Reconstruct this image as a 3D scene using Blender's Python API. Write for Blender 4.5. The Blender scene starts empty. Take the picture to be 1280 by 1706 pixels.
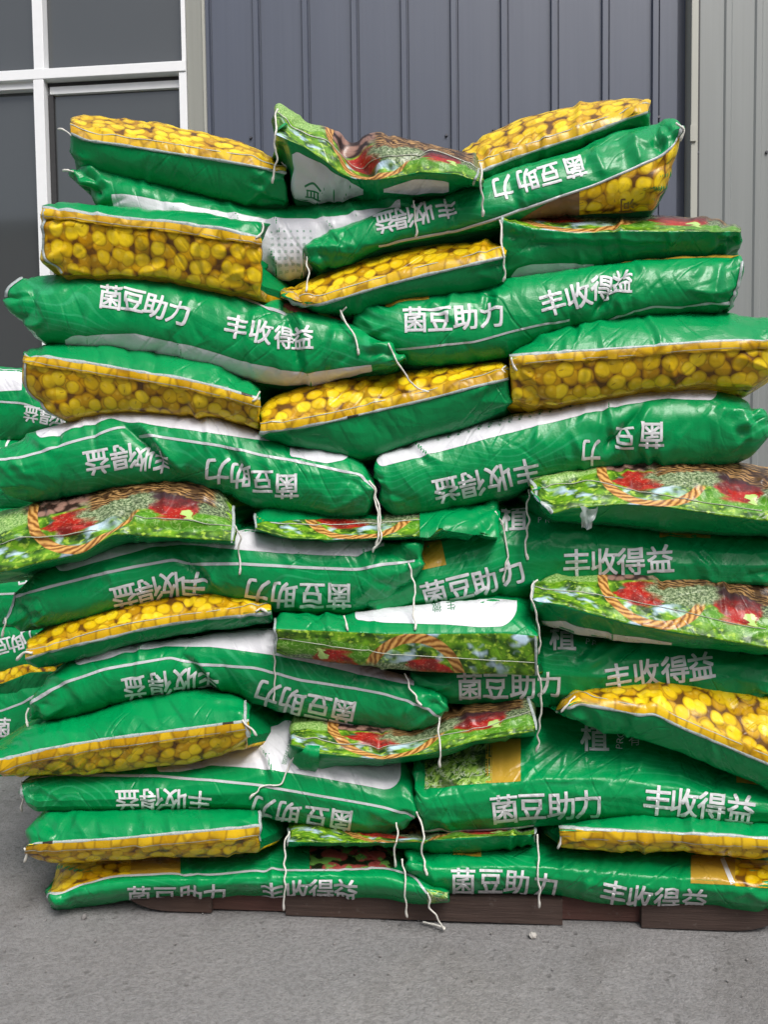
import bpy, bmesh, math, random
import numpy as np
from mathutils import Vector, Matrix, Euler
from mathutils.bvhtree import BVHTree

# ------------------------------------------------------------------ camera, sky, sun, exposure
scene = bpy.context.scene
COL = scene.collection
F, CX, CY = 1232.0, 640.0, 853.0
YAW, PITCH, ROLL = math.radians(4.5), math.radians(-2.7), math.radians(-0.7)
CAM = np.array([0.0, -1.40, 0.888])
_R = Matrix.Rotation(YAW, 3, 'Z') @ Matrix.Rotation(math.pi/2 + PITCH, 3, 'X') @ Matrix.Rotation(ROLL, 3, 'Z')
RM = np.array(_R)
cam_data = bpy.data.cameras.new('camera')
cam = bpy.data.objects.new('camera', cam_data); COL.objects.link(cam)
cam_data.sensor_fit = 'VERTICAL'; cam_data.sensor_height = 36.0; cam_data.lens = F/1706*36.0
cam_data.clip_start = 0.05; cam_data.clip_end = 500
cam.matrix_world = Matrix.Translation(Vector(CAM)) @ _R.to_4x4()
scene.camera = cam
scene.view_settings.view_transform = 'Standard'; scene.view_settings.look = 'None'
scene.view_settings.exposure = 0.45; scene.view_settings.gamma = 1.0

SUN_EL, SUN_AZ = math.radians(55), math.radians(152)      # from behind the camera's left shoulder, high
world = bpy.data.worlds.new('World'); scene.world = world; world.use_nodes = True
wn, wl = world.node_tree.nodes, world.node_tree.links
bg = wn['Background']
sky = wn.new('ShaderNodeTexSky'); sky.sky_type = 'NISHITA'; sky.sun_disc = False
sky.sun_elevation = SUN_EL; sky.sun_rotation = SUN_AZ; sky.dust_density = 4.0; sky.air_density = 1.2; sky.ozone_density = 1.0
hs = wn.new('ShaderNodeHueSaturation'); hs.inputs['Saturation'].default_value = 0.62     # overcast: nearly white sky
wl.new(sky.outputs[0], hs.inputs['Color']); wl.new(hs.outputs[0], bg.inputs['Color'])
bg.inputs['Strength'].default_value = 0.122
sd = bpy.data.lights.new('sun', 'SUN'); sd.energy = 2.0; sd.angle = math.radians(25); sd.color = (1.0, 0.98, 0.95)
sun = bpy.data.objects.new('sun', sd); COL.objects.link(sun)
_sd = Vector((math.sin(SUN_AZ)*math.cos(SUN_EL), math.cos(SUN_AZ)*math.cos(SUN_EL), math.sin(SUN_EL)))
sun.rotation_euler = _sd.to_track_quat('Z', 'Y').to_euler(); sun.location = _sd*20

# ------------------------------------------------------------------ measuring helpers
def unproj(px, py, y):
    """world points on the vertical planes y (same shape as px) seen at photograph pixels px, py"""
    px, py, y = np.broadcast_arrays(np.asarray(px, float), np.asarray(py, float), np.asarray(y, float))
    d = np.stack([(px-CX)/F, -(py-CY)/F, -np.ones_like(px)], -1) @ RM.T
    k = (y-CAM[1])/d[..., 1]
    return CAM + d*k[..., None]
def proj(p):
    q = (np.asarray(p, float)-CAM) @ RM
    return CX + F*q[..., 0]/-q[..., 2], CY - F*q[..., 1]/-q[..., 2]

def hash2(i, j, seed):
    h = (i.astype(np.int64)*374761393 + j.astype(np.int64)*668265263 + seed*982451653) & 0x7fffffff
    h = ((h ^ (h >> 13))*1274126177) & 0x7fffffff
    return ((h ^ (h >> 16)) & 0xffff)/65535.0
def noise2(x, y, seed=0):
    xi, yi = np.floor(x), np.floor(y); fx, fy = x-xi, y-yi
    fx = fx*fx*(3-2*fx); fy = fy*fy*(3-2*fy); xi = xi.astype(np.int64); yi = yi.astype(np.int64)
    a, b, c, d = hash2(xi, yi, seed), hash2(xi+1, yi, seed), hash2(xi, yi+1, seed), hash2(xi+1, yi+1, seed)
    return ((a*(1-fx)+b*fx)*(1-fy) + (c*(1-fx)+d*fx)*fy)*2-1

def link(o, parent=None):
    COL.objects.link(o)
    if parent is not None: o.parent = parent
    return o
def tag(o, label=None, cat=None, group=None, kind=None):
    if label: o['label'] = label
    if cat: o['category'] = cat
    if group: o['group'] = group
    if kind: o['kind'] = kind
    return o
def mesh_from(name, verts, faces, mats, parent=None, origin=(0, 0, 0), smooth=True, midx=None, uvs=None):
    me = bpy.data.meshes.new(name)
    v = np.asarray(verts, float)-np.asarray(origin, float)
    me.from_pydata([tuple(a) for a in v], [], [tuple(int(i) for i in f) for f in faces])
    for m in mats: me.materials.append(m)
    if midx is not None: me.polygons.foreach_set('material_index', np.asarray(midx, np.int32))
    if smooth: me.polygons.foreach_set('use_smooth', np.ones(len(me.polygons), bool))
    if uvs:
        li = np.empty(len(me.loops), np.int32); me.loops.foreach_get('vertex_index', li)
        for nm, uv in uvs.items():
            lay = me.uv_layers.new(name=nm); lay.data.foreach_set('uv', np.asarray(uv, np.float32)[li].ravel())
    me.update()
    o = bpy.data.objects.new(name, me)
    if parent is None: o.location = origin
    return link(o, parent)

# ------------------------------------------------------------------ node expressions
class X:
    def __init__(s, g, sock): s.g, s.s = g, sock
    def _m(s, op, *a): return s.g.m(op, s, *a)
    def __add__(s, o): return s._m('ADD', o)
    __radd__ = __add__
    def __sub__(s, o): return s._m('SUBTRACT', o)
    def __rsub__(s, o): return s.g.m('SUBTRACT', o, s)
    def __mul__(s, o): return s._m('MULTIPLY', o)
    __rmul__ = __mul__
    def __truediv__(s, o): return s._m('DIVIDE', o)
class G:
    def __init__(s, name, **kw):
        s.mat = bpy.data.materials.new(name); s.mat.use_nodes = True
        s.n, s.l = s.mat.node_tree.nodes, s.mat.node_tree.links
        s.p = s.n['Principled BSDF']
        for k, v in kw.items(): s.set(k.replace('_', ' '), v)
    def set(s, k, v):
        i = s.p.inputs[k]
        if isinstance(v, X): s.l.new(v.s, i)
        elif isinstance(v, tuple): i.default_value = (*v, 1.0) if len(v) == 3 else v
        else: i.default_value = v
    def plug(s, v, i):
        if isinstance(v, X): s.l.new(v.s, i)
        elif isinstance(v, tuple): i.default_value = (*v, 1.0) if (len(v) == 3 and i.type == 'RGBA') else v
        else: i.default_value = v
    def m(s, op, *a):
        n = s.n.new('ShaderNodeMath'); n.operation = op
        for i, v in enumerate(a): s.plug(v, n.inputs[i])
        return X(s, n.outputs[0])
    def uv(s, name):
        n = s.n.new('ShaderNodeUVMap'); n.uv_map = name; return X(s, n.outputs[0])
    def obj(s): return X(s, s.n.new('ShaderNodeTexCoord').outputs['Object'])
    def rnd(s): return X(s, s.n.new('ShaderNodeObjectInfo').outputs['Random'])
    def sep(s, v):
        n = s.n.new('ShaderNodeSeparateXYZ'); s.plug(v, n.inputs[0]); return [X(s, o) for o in n.outputs]
    def comb(s, x, y, z=0.0):
        n = s.n.new('ShaderNodeCombineXYZ')
        for i, v in enumerate((x, y, z)): s.plug(v, n.inputs[i])
        return X(s, n.outputs[0])
    def noise(s, vec, scale, detail=2.0, rough=0.5, dist=0.0, color=False):
        n = s.n.new('ShaderNodeTexNoise'); s.plug(vec, n.inputs['Vector']); n.inputs['Scale'].default_value = scale
        n.inputs['Detail'].default_value = detail; n.inputs['Roughness'].default_value = rough; n.inputs['Distortion'].default_value = dist
        return X(s, n.outputs['Color' if color else 'Fac'])
    def vor(s, vec, scale, feature='F1', out='Distance', rand=1.0, flat=True):
        n = s.n.new('ShaderNodeTexVoronoi'); n.voronoi_dimensions = '2D' if flat else '3D'; n.feature = feature; s.plug(vec, n.inputs['Vector']); n.inputs['Scale'].default_value = scale
        n.inputs['Randomness'].default_value = rand
        return X(s, n.outputs[out])
    def ss(s, x, a, b):
        n = s.n.new('ShaderNodeMapRange'); n.interpolation_type = 'SMOOTHSTEP'
        s.plug(x, n.inputs[0]); s.plug(a, n.inputs[1]); s.plug(b, n.inputs[2]); return X(s, n.outputs[0])
    def mix(s, f, a, b):
        n = s.n.new('ShaderNodeMix'); n.data_type = 'RGBA'
        s.plug(f, n.inputs[0]); s.plug(a, n.inputs[6]); s.plug(b, n.inputs[7]); return X(s, n.outputs[2])
    def vadd(s, a, b, op='ADD', sc=None):
        n = s.n.new('ShaderNodeVectorMath'); n.operation = op
        s.plug(a, n.inputs[0])
        if op == 'SCALE': n.inputs['Scale'].default_value = b
        else: s.plug(b, n.inputs[1])
        return X(s, n.outputs[0])
    def bump(s, h, strength=0.3, dist=0.01, normal=None):
        n = s.n.new('ShaderNodeBump'); s.plug(h, n.inputs['Height']); n.inputs['Strength'].default_value = strength
        n.inputs['Distance'].default_value = dist
        if normal is not None: s.plug(normal, n.inputs['Normal'])
        return X(s, n.outputs[0])

def film_bump(g, k=1.0):
    """soft folds and small crumples of thin plastic film, in metres along the bag"""
    uv = g.uv('film'); x, y, z = g.sep(uv)
    wx_ = g.noise(uv, 5, 1)*0.05
    def folds(c, s, sc, stretch, wd):                       # long ridges running along one direction
        u = x*c + y*s + wx_; v = (y*c - x*s)*stretch
        return g.ss(g.m('ABSOLUTE', g.noise(g.comb(u, v), sc, 1, 0.4)-0.5), wd, 0.0)
    def facets(c, s, sc, stretch):                          # flat panes meeting in sharp creases
        u = x*c + y*s + wx_*1.4; v = (y*c - x*s)*stretch
        return g.vor(g.comb(u, v), sc, 'DISTANCE_TO_EDGE', rand=1.0)
    z1 = g.ss(g.noise(uv, 5.3, 1), 0.44, 0.60); z2 = g.ss(g.noise(g.comb(x+7.0, y), 5.3, 1), 0.46, 0.60)
    h = g.noise(uv, 7, 1)*0.4 + g.noise(uv, 260, 2)*0.035
    h = h + facets(0.92, 0.39, 16, 0.26)*0.62*z1 + facets(0.85, -0.53, 21, 0.24)*0.52*z2 + facets(0.3, 0.95, 27, 0.35)*0.22 + facets(0.99, 0.1, 40, 0.3)*0.16
    h = h + folds(0.90, 0.44, 22, 0.18, 0.05)*z1*0.10 + folds(0.74, -0.67, 24, 0.2, 0.05)*z2*0.10
    g.set('Normal', g.bump(h, 0.80*k, 0.013))
    g.set('Roughness', g.ss(g.noise(uv, 20, 3), 0.3, 0.75)*0.14 + 0.25)
    g.set('Specular IOR Level', 0.34)

def film_mat(name, color, k=1.0, contour=False, dirt=0.15):
    g = G(name)
    uv = g.uv('film')
    n = g.noise(uv, 6, 3)
    col = g.mix(g.ss(n, 0.35, 0.7)*0.35, color, tuple(c*0.78 for c in color))
    if contour:                                            # faint printed contour lines
        x, y, z = g.sep(uv)
        f = g.noise(g.comb(x, y*1.4), 4.0, 1.0, 0.4)*16.0 + y*55.0 + x*9.0
        fr = g.m('FRACT', f)
        ln = g.ss(g.m('ABSOLUTE', fr-0.5), 0.16, 0.05)
        zone = g.ss(g.noise(uv, 3.1, 1), 0.42, 0.62)
        col = g.mix(ln*zone*0.38, col, (0.05, 0.42, 0.19))
    d = g.ss(g.noise(uv, 30, 5, 0.65), 0.56, 0.8)*dirt       # dust rubbed into the film
    col = g.mix(d, col, tuple(c*0.75+0.02 for c in color))
    g.set('Base Color', col); film_bump(g, k)
    return g.mat

GREEN = film_mat('green_film', (0.0, 0.275, 0.074), contour=True)
GREEN_PLAIN = film_mat('plain_green_film', (0.0, 0.262, 0.071))
WHITE = film_mat('white_film', (0.72, 0.72, 0.76), dirt=0.35)
LETTER = film_mat('white_lettering', (0.74, 0.75, 0.76), dirt=0.2)
GREENPRINT = film_mat('green_small_print', (0.03, 0.22, 0.09))
PALEPRINT = film_mat('pale_small_print', (0.26, 0.42, 0.33))
GOLD = film_mat('gold_film', (0.50, 0.31, 0.035))
BROWN = film_mat('brown_print', (0.20, 0.12, 0.05))
TAPE = G('seam_tape')
def _tape():
    g = TAPE; x, y, z = g.sep(g.uv('film'))
    blk = g.ss(g.noise(g.comb(x, 0.0), 20, 0), 0.66, 0.68)
    spot = g.ss(g.noise(g.comb(x, y), 160, 2), 0.5, 0.7)
    col = g.mix(spot*0.5, (0.40, 0.45, 0.44), (0.10, 0.20, 0.14))
    g.set('Base Color', g.mix(blk, col, (0.03, 0.025, 0.02))); g.set('Roughness', 0.35)
    g.set('Normal', g.bump(g.noise(g.uv('film'), 120, 2), 0.3, 0.004))
_tape(); TAPE = TAPE.mat
STRIPE = film_mat('white_line', (0.52, 0.55, 0.56), dirt=0.6)
STITCH = film_mat('stitching', (0.42, 0.44, 0.36))

def beans_mat(name):
    """a printed photograph of heaped soybeans"""
    g = G(name)
    uv = g.uv('film')
    def layer(off, sc, lo, hi, R):
        w = g.vadd(uv, off, 'ADD')
        w = g.vadd(w, g.vadd(g.vadd(g.noise(w, 45, 1, color=True), (0.5, 0.5, 0.5), 'SUBTRACT'), 0.006, 'SCALE'), 'ADD')
        c = g.sep(g.vor(w, sc, 'F1', 'Color', rand=0.72))
        dx, dy, _ = g.sep(g.vadd(g.vadd(w, sc, 'SCALE'), g.vadd(g.vor(w, sc, 'F1', 'Position', rand=0.72), sc, 'SCALE'), 'SUBTRACT'))
        an = c[0]*6.283; cs, sn = g.m('COSINE', an), g.m('SINE', an)
        ex, ey = dx*cs+dy*sn, dy*cs-dx*sn
        el = g.m('SQRT', ex*ex*0.88 + ey*ey*1.14)/(c[1]*0.10+R)
        body = g.ss(el, 1.0, 0.94)
        tone = g.mix(c[2], lo, hi)
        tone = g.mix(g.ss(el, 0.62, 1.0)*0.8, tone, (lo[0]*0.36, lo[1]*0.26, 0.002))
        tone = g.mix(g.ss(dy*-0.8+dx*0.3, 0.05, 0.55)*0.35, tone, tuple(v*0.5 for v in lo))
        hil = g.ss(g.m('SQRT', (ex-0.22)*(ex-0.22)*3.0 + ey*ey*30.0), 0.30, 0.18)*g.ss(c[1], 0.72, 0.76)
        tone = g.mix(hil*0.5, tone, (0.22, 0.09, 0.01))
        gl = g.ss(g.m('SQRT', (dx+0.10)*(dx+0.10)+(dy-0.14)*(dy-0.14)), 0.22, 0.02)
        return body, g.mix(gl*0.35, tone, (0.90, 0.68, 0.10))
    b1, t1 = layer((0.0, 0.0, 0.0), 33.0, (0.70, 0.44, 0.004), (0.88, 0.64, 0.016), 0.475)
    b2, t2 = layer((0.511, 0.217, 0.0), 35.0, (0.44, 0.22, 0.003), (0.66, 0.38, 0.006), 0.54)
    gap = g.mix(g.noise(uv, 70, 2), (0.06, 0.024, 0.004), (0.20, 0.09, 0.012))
    col = g.mix(b2, gap, t2); col = g.mix(b1, col, t1)
    g.set('Base Color', col); film_bump(g, 0.9)
    return g.mat
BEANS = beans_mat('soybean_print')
HEM = G('yellow_hem')
def _hem():
    g = HEM; uv = g.uv('film'); x, y, z = g.sep(uv)
    w = g.comb(x, y*0.5)
    e = g.vor(w, 34, 'DISTANCE_TO_EDGE', rand=0.9); c = g.sep(g.vor(w, 34, 'F1', 'Color', rand=0.9))
    col = g.mix(c[0], (0.50, 0.27, 0.003), (0.74, 0.48, 0.015))
    col = g.mix(g.ss(e, 0.14, 0.0)*0.5, col, (0.16, 0.07, 0.008))
    g.set('Base Color', col); film_bump(g, 0.6)
_hem(); HEM = HEM.mat

def basket_mat():
    """the vegetable basket picture; u runs along the seam, v away from it"""
    g = G('vegetable_picture')
    uv = g.uv('pic'); 
    wob = g.vadd(g.vadd(g.noise(uv, 9, 2, color=True), (0.5, 0.5, 0.5), 'SUBTRACT'), 0.13, 'SCALE')
    w = g.vadd(uv, wob); u, v, _ = g.sep(w); u0, v0, _ = g.sep(uv)
    iso = g.comb(u0*2.6, v0)
    def blob(cu, cv, ru, rv, soft=0.12):
        du, dv = (u-cu)/ru, (v-cv)/rv
        return g.ss(g.m('SQRT', du*du+dv*dv), 1.0+soft, 1.0-soft)
    n1 = g.noise(iso, 6, 2); n2 = g.noise(iso, 15, 3); n3 = g.noise(iso, 45, 3, 0.6)
    col = g.mix(g.ss(n1, 0.34, 0.62), (0.02, 0.075, 0.006), (0.13, 0.31, 0.012))
    col = g.mix(g.ss(n2, 0.52, 0.66)*0.85, col, (0.36, 0.55, 0.05))
    sky_ = g.ss(g.noise(g.comb(u0*2.0+3.3, v0*0.8), 5.5, 2), 0.52, 0.66)*g.ss(v0, 0.75, 0.35)*g.ss(u0, 0.66, 0.5)
    col = g.mix(sky_*0.85, col, (0.52, 0.68, 0.85))
    dk = g.ss(g.noise(g.comb(u0*2.6+9.0, v0), 4, 1), 0.55, 0.75)
    col = g.mix(dk*0.85, col, (0.010, 0.03, 0.005))
    # lettuce stalk and leaves
    vein = g.ss(g.m('ABSOLUTE', g.noise(iso, 11, 2)-0.5), 0.035, 0.0)
    col = g.mix(blob(0.13, 0.86, 0.19, 0.17), col, g.mix(g.ss(n3, 0.35, 0.65), (0.10, 0.26, 0.03), (0.40, 0.58, 0.20)))
    leaf = g.mix(vein*0.6, g.mix(n2, (0.03, 0.14, 0.008), (0.13, 0.36, 0.02)), (0.36, 0.55, 0.16))
    col = g.mix(blob(0.84, 0.32, 0.20, 0.17), col, leaf)
    # mushrooms and aubergine
    mush = g.mix(g.ss(g.vor(iso, 9, 'F1'), 0.25, 0.6), (0.30, 0.17, 0.13), (0.03, 0.015, 0.012))
    col = g.mix(blob(0.40, 0.93, 0.15, 0.20), col, mush)
    col = g.mix(blob(0.77, 0.72, 0.14, 0.24), col, g.mix(n3, (0.055, 0.03, 0.035), (0.16, 0.11, 0.12)))
    col = g.mix(blob(0.93, 0.72, 0.09, 0.30), col, g.mix(g.ss(g.noise(iso, 30, 5, 0.75), 0.42, 0.64), (0.03, 0.05, 0.025), (0.33, 0.42, 0.22)))
    # tomatoes
    tom = g.mix(g.ss(n2, 0.55, 0.75), (0.36, 0.016, 0.010), (0.60, 0.13, 0.08))
    tom = g.mix(g.ss(g.noise(iso, 8, 2), 0.46, 0.62)*0.75, tom, (0.13, 0.012, 0.010)); tom = g.mix(g.ss(n3, 0.60, 0.68)*0.6, tom, (0.70, 0.38, 0.26))
    col = g.mix(blob(0.43, 0.53, 0.10, 0.19), col, tom)
    col = g.mix(blob(0.80, 0.58, 0.095, 0.30), col, g.mix(g.ss(v+n2*0.15, 0.55, 0.78), tom, (0.045, 0.022, 0.026)))
    col = g.mix(blob(0.845, 0.40, 0.02, 0.10), col, (0.42, 0.62, 0.18))
    # dill and broccoli heads
    fluff = g.mix(g.ss(g.noise(iso, 34, 5, 0.75), 0.40, 0.64), (0.04, 0.085, 0.025), (0.42, 0.50, 0.29))
    fluff = g.mix(g.ss(n2, 0.50, 0.68)*0.7, fluff, (0.05, 0.075, 0.03))
    col = g.mix(blob(0.585, 0.66, 0.135, 0.25, 0.2), col, fluff)
    # wicker rim
    st = g.m('SINE', (v0*1.9 + u0*1.1 + g.noise(g.comb(u0*3.0, v0*2.0), 4, 2)*0.45)*60.0)*0.5+0.5
    st = st*g.ss(g.noise(g.comb(u0*5.0, v0*16.0), 5, 2), 0.30, 0.60)
    wick = g.mix(st, (0.03, 0.011, 0.004), (0.50, 0.29, 0.11))
    wick = g.mix(g.ss(g.noise(iso, 5, 1), 0.5, 0.65)*0.8, wick, (0.03, 0.014, 0.010))
    col = g.mix(g.ss(v0 + g.m('ABSOLUTE', u0-0.70)*0.7 + (n2-0.5)*0.12, 0.78, 0.82)*g.ss(g.m('ABSOLUTE', u0-0.72), 0.25, 0.22), col, wick)
    # the twisted handle
    hu, hv = (u0-0.475)/0.20, (v0-0.80)/0.74
    rr = g.m('SQRT', hu*hu+hv*hv)
    ang = g.m('ARCTAN2', hv, hu)
    tw = g.m('SINE', ang*30.0 + rr*52.0 + g.noise(iso, 10, 2)*6.0)*0.5+0.5
    hand = g.mix(tw, (0.20, 0.07, 0.010), (0.66, 0.36, 0.10))
    hm = g.ss(g.m('ABSOLUTE', rr-1.0), 0.105, 0.085)*g.ss(v0, 1.1, 1.05)
    hm = hm*g.m('MAXIMUM', g.ss(u0, 0.44, 0.40), g.ss(v0, 0.52, 0.44))
    col = g.mix(hm, col, hand)
    g.set('Base Color', col); film_bump(g, 0.9)
    return g.mat
BASKET = basket_mat()
def salad_mat():
    g = G('lettuce_picture'); uv = g.uv('film')
    n = g.noise(uv, 60, 3, dist=1.2); vn = g.ss(g.m('ABSOLUTE', g.noise(uv, 40, 3, dist=1.5)-0.5), 0.05, 0.0)
    col = g.mix(g.ss(n, 0.35, 0.65), (0.02, 0.08, 0.01), (0.36, 0.58, 0.10)); col = g.mix(vn*0.7, col, (0.72, 0.80, 0.55))
    dk = g.ss(g.noise(uv, 12, 1), 0.52, 0.42)
    g.set('Base Color', g.mix(dk*0.85, col, (0.015, 0.03, 0.012))); film_bump(g, 0.8); return g.mat
SALAD = salad_mat()
def radish_mat():
    g = G('radish_picture'); uv = g.uv('film')
    d = g.vor(uv, 26, 'F1', rand=0.7); n = g.noise(uv, 50, 3)
    ball = g.ss(d, 0.55, 0.45); col = g.mix(ball, (0.012, 0.02, 0.008), g.mix(n, (0.22, 0.02, 0.02), (0.52, 0.12, 0.10)))
    x, y, z = g.sep(uv)
    lf = g.ss(g.noise(uv, 33, 3), 0.52, 0.58); col = g.mix(lf, col, (0.16, 0.36, 0.07))
    g.set('Base Color', col); film_bump(g, 0.8); return g.mat
RADISH = radish_mat()
def simple(name, color, rough=0.6, var=0.16, **kw):
    g = G(name, Roughness=rough, **kw); o = g.obj(); n = g.noise(o, 40, 3)
    g.set('Base Color', g.mix(n, tuple(c*(1-var) for c in color), tuple(min(1, c*(1+var)) for c in color))); 
    return g.mat
THREAD = simple('white_thread', (0.70, 0.68, 0.62), 0.8)

CLEAR = bpy.data.materials.new('clear_film'); CLEAR.use_nodes = True
_p = CLEAR.node_tree.nodes['Principled BSDF']; _p.inputs['Base Color'].default_value = (0.75, 0.8, 0.82, 1); _p.inputs['Roughness'].default_value = 0.2; _p.inputs['Alpha'].default_value = 0.42
# ------------------------------------------------------------------ lettering
_gl = {}
def subdivide_bm(bm, maxlen):
    bmesh.ops.triangulate(bm, faces=bm.faces[:])
    for _ in range(6):
        es = [e for e in bm.edges if e.calc_length() > maxlen]
        if not es: break
        bmesh.ops.subdivide_edges(bm, edges=es, cuts=1)
        bmesh.ops.triangulate(bm, faces=[f for f in bm.faces if len(f.verts) > 3])
def glyph(ch):
    if ch in _gl: return _gl[ch]
    cu = bpy.data.curves.new('glyph', 'FONT'); cu.body = ch; cu.resolution_u = 3
    ob = bpy.data.objects.new('glyph', cu); COL.objects.link(ob)
    me = bpy.data.meshes.new_from_object(ob.evaluated_get(bpy.context.evaluated_depsgraph_get()))
    bm = bmesh.new(); bm.from_mesh(me)
    subdivide_bm(bm, 0.10)
    bm.verts.index_update()
    v = np.array([x.co[:2] for x in bm.verts]); fs = [[q.index for q in f.verts] for f in bm.faces]
    bm.free(); bpy.data.objects.remove(ob); bpy.data.curves.remove(cu); bpy.data.meshes.remove(me)
    lo, hi = v.min(0), v.max(0)
    if ord(ch) > 255: v = (v-np.array([0.5, 0.38]))/0.92
    else: v = (v-(lo+hi)/2)/0.75
    _gl[ch] = (v, fs); return _gl[ch]

# ------------------------------------------------------------------ bags
def curve(pts, xs, sig=5.0):
    p = np.array(sorted(pts), float)
    g = np.arange(xs[0]-40, xs[-1]+41, 1.0)
    y = np.interp(g, p[:, 0], p[:, 1])
    # straight extrapolation past the ends keeps the smoothing from bending them
    if sig > 0:
        k = np.exp(-0.5*(np.arange(-int(3*sig), int(3*sig)+1)/sig)**2); k /= k.sum(); h = len(k)//2
        yp = np.concatenate([2*y[0]-y[h:0:-1], y, 2*y[-1]-y[-2:-h-2:-1]])
        y = np.convolve(yp, k, 'valid')
    return np.interp(xs, g, y)

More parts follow.
